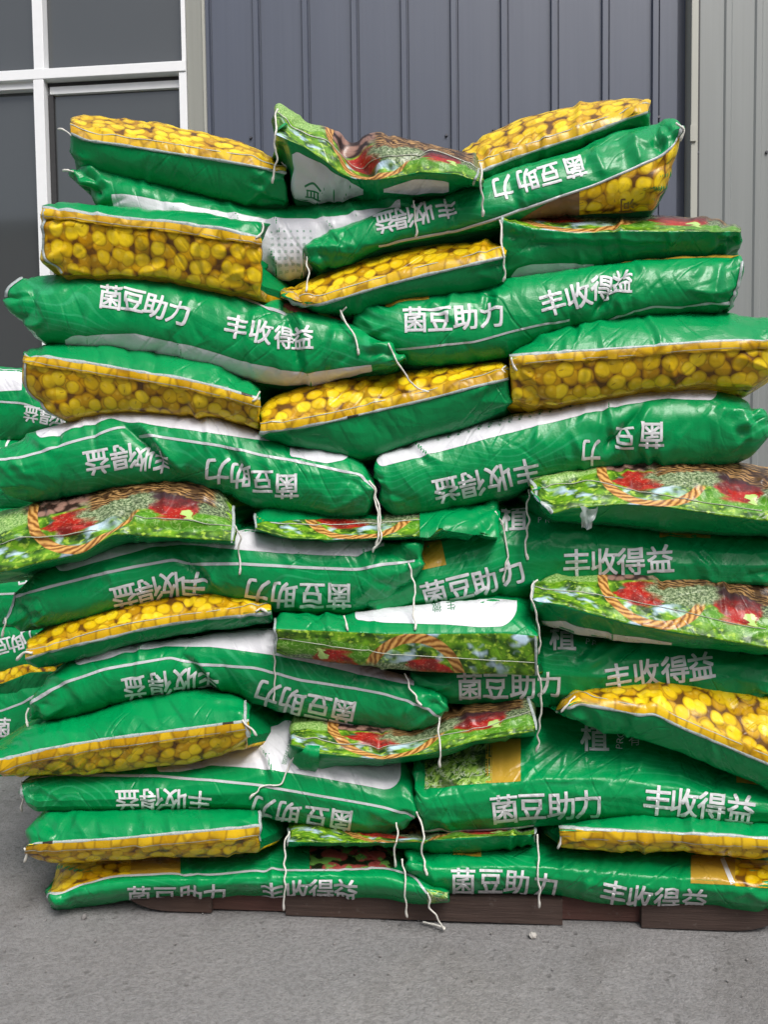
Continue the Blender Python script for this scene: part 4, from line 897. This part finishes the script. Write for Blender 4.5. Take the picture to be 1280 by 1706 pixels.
# ------------------------------------------------------------------ loose stitching threads, resting against the bags
def build_bvh():
    off = 0; F_ = []
    for v, f in zip(ALL_V, ALL_F):
        F_ += [tuple(i+off for i in q) for q in f]; off += len(v)
    return BVHTree.FromPolygons([tuple(v) for v in np.concatenate(ALL_V)], F_)
BVH = build_bvh()
def tube(pts, r, sides=6):
    p = np.asarray(pts); tg = np.gradient(p, axis=0); tg /= np.maximum(1e-9, np.linalg.norm(tg, axis=1, keepdims=True))
    a = np.cross(tg, np.array([0.0, 1.0, 0.0])); bad = np.linalg.norm(a, axis=1) < 0.1; a[bad] = np.cross(tg[bad], np.array([1.0, 0, 0])); a /= np.linalg.norm(a, axis=1, keepdims=True); c = np.cross(tg, a)
    th = np.arange(sides)/sides*2*math.pi; rr = np.broadcast_to(np.asarray(r, float), (len(p),))
    v = (p[:, None]+rr[:, None, None]*(np.cos(th)[None, :, None]*a[:, None]+np.sin(th)[None, :, None]*c[:, None])).reshape(-1, 3)
    f = [(i*sides+j, i*sides+(j+1) % sides, (i+1)*sides+(j+1) % sides, (i+1)*sides+j) for i in range(len(p)-1) for j in range(sides)]
    f += [tuple(range(sides))[::-1], tuple((len(p)-1)*sides+j for j in range(sides))]
    return v, f
def thread(bag, pts, w=3.4, seed=0, knot=True, name='thread'):
    p = np.array(pts, float); d = np.concatenate([[0], np.cumsum(np.hypot(*np.diff(p, axis=0).T))]); m = max(6, int(d[-1]/3))
    t = np.linspace(0, d[-1], m+1); c = np.stack([np.interp(t, d, p[:, k]) for k in (0, 1)], -1)
    for _ in range(4): c[1:-1] = (c[:-2]+2*c[1:-1]+c[2:])/4
    c[:, 0] += 2.8*noise2(t/13+seed*7.1, t*0, 7); c[:, 1] += 0.8*noise2(t/9+seed*3.3, t*0, 8)
    ys = []
    for x, y in c:
        q = unproj(x, y, 1.0); dr = Vector(q-CAM).normalized(); h = BVH.ray_cast(Vector(CAM), dr)
        ys.append(h[0].y if h[0] is not None else 0.3)
    ys = np.array(ys); k = np.arange(m+1)
    yy = np.min(ys[None, :]+0.0012*np.abs(k[:, None]-k[None, :]), axis=1)-0.004
    P = unproj(c[:, 0], c[:, 1], yy)
    g = P[:, 2] < 0.004; P[g, 2] = 0.004
    r = w*0.00084/2*(0.85+0.3*np.abs(noise2(t/4, t*0, seed)))
    if knot: r[-4:-1] *= 1.5
    v, f = tube(P, r)
    return mesh_from(name, v, f, [THREAD], bag.o, bag.origin)
thread(A1, [(118, 226), (112, 218), (98, 213), (95, 215)], 3.5, 1); thread(A2, [(120, 286), (110, 283), (104, 284)], 4, 2)
thread(A1, [(474, 277), (466, 268), (478, 282)], 3, 3); thread(A3, [(464, 182), (459, 192), (458, 225), (461, 260), (456, 292), (456, 306)], 4.5, 4)
thread(A3, [(800, 272), (804, 280), (803, 310), (806, 340), (805, 361)], 4.5, 5); thread(A3, [(691, 334), (694, 350), (690, 366), (695, 380), (692, 395)], 4, 6, name='thread')
thread(A5, [(1128, 205), (1139, 215), (1137, 230), (1133, 236)], 5, 7); thread(B1, [(436, 372), (440, 385), (428, 398)], 4, 8)
thread(A5, [(510, 428), (516, 452), (511, 470), (511, 487)], 3.6, 9); thread(B3, [(834, 366), (834, 400), (842, 430), (840, 462), (836, 470)], 4.2, 10)
thread(C1, [(565, 517), (575, 540), (590, 555), (596, 570), (600, 592)], 4.2, 11); thread(C1, [(580, 512), (567, 522), (572, 534)], 4, 12)
thread(C2, [(648, 572), (660, 598), (678, 630), (700, 648), (718, 653)], 3.8, 13); thread(D2, [(846, 610), (836, 615), (846, 622)], 4, 14); thread(D3, [(852, 596), (855, 606), (862, 618)], 4, 15)
thread(D1, [(432, 652), (425, 664), (418, 668)], 4, 16); thread(E1, [(616, 802), (626, 815), (628, 850), (632, 885), (629, 912)], 5, 17); thread(E1, [(624, 812), (634, 850), (633, 880), (634, 900), (622, 920)], 3.5, 18)
thread(F1, [(388, 874), (400, 885), (398, 915), (402, 935), (401, 957)], 4.2, 19); thread(F3, [(884, 815), (879, 835), (882, 870), (878, 900), (880, 933)], 4.5, 20)
thread(F2, [(828, 852), (838, 870), (842, 905), (846, 935), (840, 970)], 4.2, 21); thread(G1, [(683, 938), (688, 960), (690, 1000), (692, 1050)], 4.2, 22); thread(G1, [(10, 1030), (4, 1050), (5, 1062)], 4.5, 23)
thread(G3, [(896, 966), (886, 975), (888, 1000), (895, 1030), (900, 1075), (898, 1090)], 4.2, 24); thread(G4, [(52, 1088), (38, 1085), (28, 1100)], 6, 25); thread(G4, [(424, 1019), (432, 1012), (446, 1020)], 4.5, 26)
thread(H2, [(458, 1085), (457, 1115), (455, 1140), (458, 1170)], 4, 27); thread(H2, [(575, 1026), (580, 1040), (578, 1050)], 3.6, 28); thread(H2, [(895, 1108), (900, 1130), (902, 1190), (897, 1235), (895, 1252)], 4.5, 29)
thread(H1, [(676, 1122), (684, 1145), (694, 1165), (702, 1176)], 4, 30); thread(H1, [(733, 1195), (730, 1215), (733, 1245), (735, 1278)], 4.5, 31); thread(H1, [(48, 1180), (42, 1195), (45, 1212)], 5, 32)
thread(I1, [(404, 1200), (415, 1212), (428, 1226)], 4.5, 33); thread(H5, [(490, 1262), (478, 1282), (470, 1308), (440, 1308), (420, 1325), (418, 1332)], 4, 34); thread(I2, [(34, 1325), (37, 1340), (36, 1352)], 5, 35)
thread(I2, [(695, 1352), (702, 1375), (705, 1400), (701, 1420), (707, 1440), (710, 1458)], 4.8, 36); thread(I2, [(660, 1370), (662, 1395), (659, 1420), (661, 1445)], 4.2, 37)
thread(J2, [(480, 1385), (474, 1410), (475, 1450), (473, 1480), (472, 1517)], 4.5, 38); thread(J2, [(893, 1390), (898, 1420), (897, 1460), (900, 1490), (898, 1512)], 4.5, 39)
thread(K1, [(668, 1430), (675, 1450), (673, 1490), (677, 1528)], 4.2, 40); thread(K1, [(712, 1488), (716, 1510), (732, 1530), (744, 1555), (741, 1565), (725, 1562), (706, 1569)], 4.5, 41, False)
thread(J1, [(42, 1412), (44, 1425), (40, 1436)], 4.5, 42); thread(J3, [(934, 1392), (935, 1405), (931, 1414)], 4.5, 43); thread(H4, [(960, 1160), (950, 1168), (935, 1186)], 4, 44)

# ------------------------------------------------------------------ shapes for the pallet and the building
def box_bm(bm, x0, x1, y0, y1, z0, z1, bev=0.0):
    vs = [bm.verts.new(p) for p in ((x0, y0, z0), (x1, y0, z0), (x1, y1, z0), (x0, y1, z0), (x0, y0, z1), (x1, y0, z1), (x1, y1, z1), (x0, y1, z1))]
    fs = [bm.faces.new([vs[i] for i in q]) for q in ((3, 2, 1, 0), (4, 5, 6, 7), (0, 1, 5, 4), (1, 2, 6, 5), (2, 3, 7, 6), (3, 0, 4, 7))]
    if bev: bmesh.ops.bevel(bm, geom=list({e for f in fs for e in f.edges}), offset=bev, segments=2, affect='EDGES', profile=0.5)
def bm_obj(name, bm, mat, parent=None, smooth=False):
    me = bpy.data.meshes.new(name); bm.to_mesh(me); bm.free(); me.materials.append(mat)
    if smooth: me.polygons.foreach_set('use_smooth', np.ones(len(me.polygons), bool))
    o = bpy.data.objects.new(name, me); return link(o, parent)
def boxes(name, mat, parent, *bs, bev=0.002):
    bm = bmesh.new()
    for q in bs: box_bm(bm, *q, bev=bev)
    return bm_obj(name, bm, mat, parent)
def empty(name, label, cat, group=None, loc=(0, 0, 0)):
    o = bpy.data.objects.new(name, None); o.location = loc; link(o); return tag(o, label, cat, group)

# ---- pallet: timber runner with two fork openings
def wood_mat(name, k):
    g = G(name, Roughness=0.85); o = g.obj(); x, y, z = g.sep(o)
    n = g.noise(g.comb(x*0.6, y*6.0, z*9.0), 12, 4, 0.65); m = g.noise(o, 5, 3)
    col = g.mix(n, (0.024*k, 0.014, 0.011), (0.075*k, 0.046, 0.036)); col = g.mix(g.ss(m, 0.45, 0.7)*0.6, col, (0.055, 0.028, 0.018))
    sc = g.ss(g.noise(o, 60, 4, 0.7), 0.60, 0.72); col = g.mix(sc*0.4, col, (0.13, 0.11, 0.10))
    g.set('Base Color', col); g.set('Normal', g.bump(n, 0.5, 0.006)); return g.mat
WOOD = wood_mat('weathered_timber', 1.0); RUST = wood_mat('rusty_brown_timber', 1.5)
pal = empty('pallet', 'dark brown pallet under the stack of green bags', 'pallet')
def at0(px, py, y): return unproj(px, py, y)
XL, XR = at0(205, 1500, 0.04)[0], at0(1308, 1530, 0.04)[0]
o1 = [at0(v, 1520, 0.04)[0] for v in (352, 476)]; o2 = [at0(v, 1530, 0.04)[0] for v in (938, 1070)]
for yy in (0.04, 0.44, 0.84):
    bm = bmesh.new(); w = 0.07
    def end_block(xa, xb, rl, rrr):
        rr = 0.10; h = 0.046; pr = []
        if rl: pr += [(xa+rr*(1-math.sin(a)), 0.002+h*(1-math.cos(a))) for a in np.linspace(0, math.pi/2, 8)]+[(xa, 0.052)]
        else: pr += [(xa, 0.002), (xa, 0.052)]
        if rrr: pr += [(xb, 0.052)]+[(xb-rr*(1-math.sin(a)), 0.002+h*(1-math.cos(a))) for a in np.linspace(math.pi/2, 0, 8)]
        else: pr += [(xb, 0.052), (xb, 0.002)]
        fr = [bm.verts.new((x, yy, z)) for x, z in pr]; bk = [bm.verts.new((x, yy+w, z)) for x, z in pr]
        f = [bm.faces.new(fr), bm.faces.new(bk[::-1])]; n = len(pr)
        for i in range(n): f.append(bm.faces.new((fr[i], bk[i], bk[(i+1) % n], fr[(i+1) % n])))
        bmesh.ops.recalc_face_normals(bm, faces=f)
    end_block(XL, o1[0], True, False); end_block(o1[1], o2[0], False, False); end_block(o2[1], XR, False, True)
    bm_obj('runner', bm, WOOD, pal)
for k in range(7):
    y0 = 0.055+k*0.125; boxes('deck_board', WOOD, pal, (XL-0.02, XR+0.02, y0, y0+0.095, 0.0525, 0.066))
boxes('cross_block', RUST, pal, (o1[0]-0.002, o1[1]+0.002, 0.050, 0.075, 0.003, 0.0518)); boxes('cross_block', RUST, pal, (o2[0]-0.002, o2[1]+0.002, 0.056, 0.08, 0.003, 0.0518))

# ---- ground
def ground_mat():
    g = G('concrete'); o = g.obj()
    a = g.noise(o, 1.3, 4, 0.55); b = g.noise(o, 9, 5, 0.65); c = g.noise(o, 70, 4, 0.7); d = g.noise(o, 260, 2, 0.6)
    col = g.mix(a, (0.170, 0.166, 0.166), (0.262, 0.257, 0.257)); col = g.mix(g.ss(b, 0.35, 0.7)*0.5, col, (0.25, 0.243, 0.24))
    col = g.mix(g.ss(c, 0.58, 0.75)*0.45, col, (0.11, 0.10, 0.095)); col = g.mix(g.ss(d, 0.60, 0.75)*0.35, col, (0.42, 0.41, 0.40))
    pit = g.vor(g.vadd(o, g.vadd(g.noise(o, 20, 2, color=True), 0.03, 'SCALE'), 'ADD'), 22, 'F1'); pm = g.ss(pit, 0.16, 0.05)*g.ss(g.noise(o, 7, 1), 0.5, 0.6)
    col = g.mix(pm*0.4, col, (0.07, 0.065, 0.06))
    e = g.ss(g.noise(o, 2.6, 5, 0.7), 0.50, 0.64); col = g.mix(e*0.40, col, (0.11, 0.102, 0.095)); st = g.ss(g.noise(o, 1.1, 3, 0.6), 0.52, 0.66); col = g.mix(st*0.30, col, (0.34, 0.325, 0.31))
    f = g.ss(g.noise(o, 130, 3, 0.7), 0.40, 0.66); col = g.mix(f*0.42, col, (0.085, 0.08, 0.078))
    g.set('Base Color', col); g.set('Roughness', 0.93)
    h = b*0.5+c*0.9+d*0.6-pm*0.4; g.set('Normal', g.bump(h, 0.6, 0.009)); return g.mat
CONC = ground_mat()
gv, gf = [], []
xs_ = np.concatenate([[-60, -20, -6], np.linspace(-2.2, 2.2, 110), [6, 20, 60]]); ys_ = np.concatenate([[-60, -20, -6, -2.4], np.linspace(-1.2, 1.8, 76), [4, 15, 60]])
GX, GY = np.meshgrid(xs_, ys_, indexing='ij'); near = (np.abs(GX) < 2.3) & (GY > -1.3) & (GY < 1.9)
GZ = np.where(near, 0.003*noise2(GX*3.1, GY*3.1, 5)+0.0015*noise2(GX*13, GY*13, 6), 0)-0.003
W_ = len(ys_); gf = [(i*W_+j, (i+1)*W_+j, (i+1)*W_+j+1, i*W_+j+1) for i in range(len(xs_)-1) for j in range(W_-1)]
tag(mesh_from('ground', np.stack([GX, GY, GZ], -1).reshape(-1, 3), gf, [CONC]), kind='structure')
# grit and pebbles lying on it
bm = bmesh.new(); rg = random.Random(4)
for k in range(230):
    x, y = rg.uniform(-1.1, 0.95), rg.uniform(-0.42, 0.06)
    r = rg.choice((0.001, 0.0013, 0.0016, 0.0024))*rg.uniform(0.7, 1.3)
    if k < 5: r = rg.uniform(0.004, 0.006)
    m = Matrix.Translation((x, y, r*0.1)) @ Euler((rg.random()*6, rg.random()*6, rg.random()*6)).to_matrix().to_4x4() @ Matrix.Diagonal((r*rg.uniform(.8, 1.4), r, r*rg.uniform(.5, .8), 1))
    q = bmesh.ops.create_icosphere(bm, subdivisions=1 if k >= 9 else 2, radius=1, matrix=m)
    for v in q['verts']: v.co += Vector((rg.uniform(-1, 1), rg.uniform(-1, 1), rg.uniform(-1, 1)))*r*0.15
tag(bm_obj('grit', bm, simple('grit', (0.20, 0.19, 0.185), 0.95), smooth=True), 'small loose grit and pebbles on the grey concrete in front of the pallet', 'grit', kind='stuff')
p_ = at0(888, 1541, 0.0); bm = bmesh.new(); bmesh.ops.create_icosphere(bm, subdivisions=3, radius=1, matrix=Matrix.Diagonal((0.0075, 0.006, 0.006, 1)))
for v in bm.verts: v.co *= 1+0.12*math.sin(v.co.x*900+v.co.z*700)
q = bm_obj('pebble', bm, simple('pale_pebble', (0.42, 0.40, 0.37), 0.9), smooth=True); q.location = (p_[0], 0.0, 0.004); tag(q, 'pale pebble on the concrete just in front of the pallet', 'pebble')

# ---- the building behind
YW = 1.57
def wx(px, py=300, y=YW): return float(unproj(px, py, y)[0])
def wz(px, py, y=YW): return float(unproj(px, py, y)[2])
def sheet_mat(name, color, rough=0.45, streak=0.25):
    g = G(name); o = g.obj(); x, y, z = g.sep(o)
    s = g.noise(g.comb(x*60.0, 0.0, z*0.8), 1.0, 3, 0.6); n = g.noise(o, 2.2, 3)
    col = g.mix(g.ss(s, 0.35, 0.7)*streak, color, tuple(c*0.72 for c in color)); col = g.mix(n*0.25, col, tuple(min(1, c*1.2+0.01) for c in color))
    d = g.ss(g.noise(o, 35, 5, 0.7), 0.62, 0.8); col = g.mix(d*0.18, col, tuple(c*0.5 for c in color))
    g.set('Base Color', col); g.set('Roughness', rough); g.set('Normal', g.bump(g.noise(g.comb(x*8.0, 0.0, z*1.2), 1.0, 2), 0.12, 0.02)); return g.mat
BLUE = sheet_mat('blue_grey_sheet', (0.080, 0.094, 0.132)); PALE = sheet_mat('pale_grey_sheet', (0.228, 0.243, 0.236)); CREAM = sheet_mat('cream_trim', (0.40, 0.40, 0.35))
OLIVE = sheet_mat('grey_green_trim', (0.27, 0.275, 0.245)); FRAME = simple('white_frame', (0.84, 0.85, 0.86), 0.35, 0.04); DARK = simple('dark_gap', (0.02, 0.02, 0.024), 0.8)
RUBBER = simple('dark_gasket', (0.03, 0.03, 0.032), 0.6)
def profile_wall(name, prof, z0, z1, mat, parent=None):
    """a folded metal sheet: profile points (x, y) pulled up from z0 to z1, with a thickness"""
    m = len(prof); t = 0.004; V, Fs = [], []
    for z in (z0, z1):
        V += [(x, y, z) for x, y in prof]; V += [(x, y+t, z) for x, y in prof]
    for i in range(m-1):
        Fs += [(i, i+1, 2*m+i+1, 2*m+i), (m+i+1, m+i, 3*m+i, 3*m+i+1), (2*m+i, 2*m+i+1, 3*m+i+1, 3*m+i)]
    return mesh_from(name, V, Fs, [mat], parent, smooth=False)
ZT = 2.9
wall = empty('corrugated_wall', 'dark blue grey metal wall with narrow upright ribs behind the stack', 'wall')
px_ = [356, 437, 518, 599, 681, 763, 846, 929, 1013, 1096]
pr = [(wx(352), YW)]
for q in px_:
    x = wx(q); pr += [(x-0.026, YW), (x-0.022, YW-0.014), (x-0.003, YW-0.014), (x-0.001, YW+0.006), (x+0.005, YW+0.006), (x+0.007, YW)]
pr += [(wx(1128), YW), (wx(1129), YW+0.03), (wx(1146), YW+0.03)]
profile_wall('sheet', pr, 0.0, ZT, BLUE, wall)
SCREW = simple('screw_head', (0.10, 0.10, 0.11), 0.4, Metallic=0.8)
for sx, sy in ((418, 230), (744, 226), (823, 217), (1098, 196)):
    bm = bmesh.new(); c = unproj(sx, sy, YW); bmesh.ops.create_cone(bm, cap_ends=True, segments=10, radius1=0.006, radius2=0.0045, depth=0.006, matrix=Matrix.Translation((c[0], YW-0.004, c[2])) @ Matrix.Rotation(math.pi/2, 4, 'X')); bm_obj('screw', bm, SCREW, wall)
post = empty('door_post', 'narrow cream upright post between the dark blue and the pale grey metal walls', 'post')
boxes('post_face', CREAM, post, (wx(1145), wx(1156.5), YW-0.045, YW+0.03, 0, ZT)); boxes('sealing_strip', RUBBER, post, (wx(1156.9), wx(1160.5), YW-0.035, YW+0.03, 0, ZT), bev=0)
hz = wz(1148, 232); boxes('hinge', CREAM, post, (wx(1143), wx(1153), YW-0.052, YW-0.0455, hz-0.03, hz+0.03), bev=0.001)
wall2 = empty('corrugated_wall', 'pale grey metal wall with shallow ribs at the right edge', 'wall')
pr = [(wx(1160.8), YW-0.03)]
for a in (1207, 1257, 1300, 1345, 1392, 1440, 1490, 1540):
    x = wx(a); pr += [(x-0.016, YW-0.03), (x-0.009, YW-0.036), (x+0.009, YW-0.036), (x+0.016, YW-0.03)]
pr.append((wx(1600), YW-0.03)); profile_wall('sheet', pr, 0.0, ZT, PALE, wall2)
for sx, sy in ((1163, 255), (1278, 254), (1163, 480)):
    bm = bmesh.new(); c = unproj(sx, sy, YW-0.03); bmesh.ops.create_cone(bm, cap_ends=True, segments=10, radius1=0.006, radius2=0.0045, depth=0.006, matrix=Matrix.Translation((c[0], YW-0.034, c[2])) @ Matrix.Rotation(math.pi/2, 4, 'X')); bm_obj('screw', bm, SCREW, wall2)
jamb = empty('door_jamb', 'grey green metal strip between the white window and the dark ribbed wall', 'trim')
boxes('flat_strip', OLIVE, jamb, (wx(318.5), wx(345), YW-0.02, YW+0.03, 0, ZT)); boxes('edge_bead', CREAM, jamb, (wx(345.3), wx(349.5), YW-0.026, YW+0.03, 0, ZT), bev=0.001); boxes('dark_joint', RUBBER, jamb, (wx(349.8), wx(352.5), YW-0.006, YW+0.03, 0, ZT), bev=0)
# window with a fixed upper row and sashes below
win = empty('window', 'white framed window with grey panes at the upper left behind the stack', 'window')
xl, xr = wx(-260), wx(318)
mz0, mz1 = wz(180, 133), wz(180, 116)
xu0, xu1, xl0, xl1 = wx(60, 50), wx(77, 50), wx(67, 300), wx(84, 300)
boxes('frame', FRAME, win, (wx(311.5), xr, YW-0.03, YW+0.03, mz1+0.0005, ZT), (wx(306), xr, YW-0.03, YW+0.03, 0.35, mz0-0.0005), (xl, xr, YW-0.034, YW+0.034, mz0, mz1), (xl, xr, YW-0.03, YW+0.03, 0.30, 0.349))
boxes('mullion', FRAME, win, (xu0, xu1, YW-0.03, YW+0.03, mz1+0.0005, ZT)); boxes('mullion', FRAME, win, (xl0, xl1, YW-0.033, YW+0.03, 0.35, mz0-0.0005))
boxes('sash', FRAME, win, (wx(88), wx(305.5), YW-0.004, YW+0.02, wz(180, 153), wz(180, 140.5)), bev=0.001); boxes('sash', FRAME, win, (xl, xl0-0.001, YW-0.018, YW+0.02, wz(30, 153), wz(30, 141)), bev=0.001)
boxes('gasket', RUBBER, win, (xl1+0.0005, wx(93), YW-0.002, YW+0.02, 0.35, wz(180, 154)), bev=0); boxes('gasket', RUBBER, win, (xl1+0.0005, wx(305.5), YW+0.0, YW+0.026, wz(180, 140), mz0-0.001), bev=0)
def glass_mat():
    g = G('grey_pane', Roughness=0.06); o = g.obj(); n = g.noise(o, 1.5, 3)
    g.set('Base Color', g.mix(n, (0.055, 0.061, 0.064), (0.072, 0.078, 0.081))); g.set('Specular IOR Level', 0.75); g.set('Normal', g.bump(g.noise(o, 1.2, 1), 0.04, 0.02)); return g.mat
GLASS = glass_mat()
for q in ((xu1+.0005, wx(311), mz1+.001, ZT), (xl, xu0-.0005, mz1+.001, ZT), (wx(93)+.0005, wx(305.5), 0.352, wz(180, 154)), (xl, xl0-.001, 0.352, wz(30, 154))):
    boxes('pane', GLASS, win, (q[0], q[1], YW+0.008, YW+0.014, q[2], q[3]), bev=0)
lw = empty('low_wall', 'plain grey base under the white window', 'wall'); boxes('wall_face', PALE, lw, (xl, xr, YW-0.02, YW+0.04, 0, 0.2995))
# solid back of the building, so that no daylight leaks through the joints
bk = empty('building', 'body of the metal building behind the ribbed walls', 'building'); boxes('wall_core', DARK, bk, (xl-1, wx(1600)+1, YW+0.045, YW+0.25, 0, ZT+0.3)); boxes('eaves', PALE, bk, (xl-1, wx(1600)+1, YW+0.0, YW+0.25, ZT+0.301, ZT+0.5))

# ---- the brick building across the yard, behind the camera: it shades the low sky and shows in the window
def brick_mat():
    g = G('brown_brick', Roughness=0.9); o = g.obj(); x, y, z = g.sep(o)
    n = g.noise(g.comb(x*2.0, z*9.0), 3.0, 3)
    g.set('Base Color', g.mix(n, (0.24, 0.14, 0.11), (0.36, 0.22, 0.17))); return g.mat
BRICK = brick_mat()
yb = empty('brick_building', 'brown brick building across the yard, seen only as a reflection in the window', 'building')
boxes('wall', BRICK, yb, (-26, 26, -16, -11.5, 0, 6.4), bev=0.02); boxes('roof_edge', OLIVE, yb, (-26.3, 26.3, -16.3, -11.2, 6.401, 6.6), bev=0.02)
for k in range(9): boxes('window', DARK, yb, (-23+k*5.2, -21.2+k*5.2, -11.49, -11.4, 3.6, 5.2), bev=0.01)
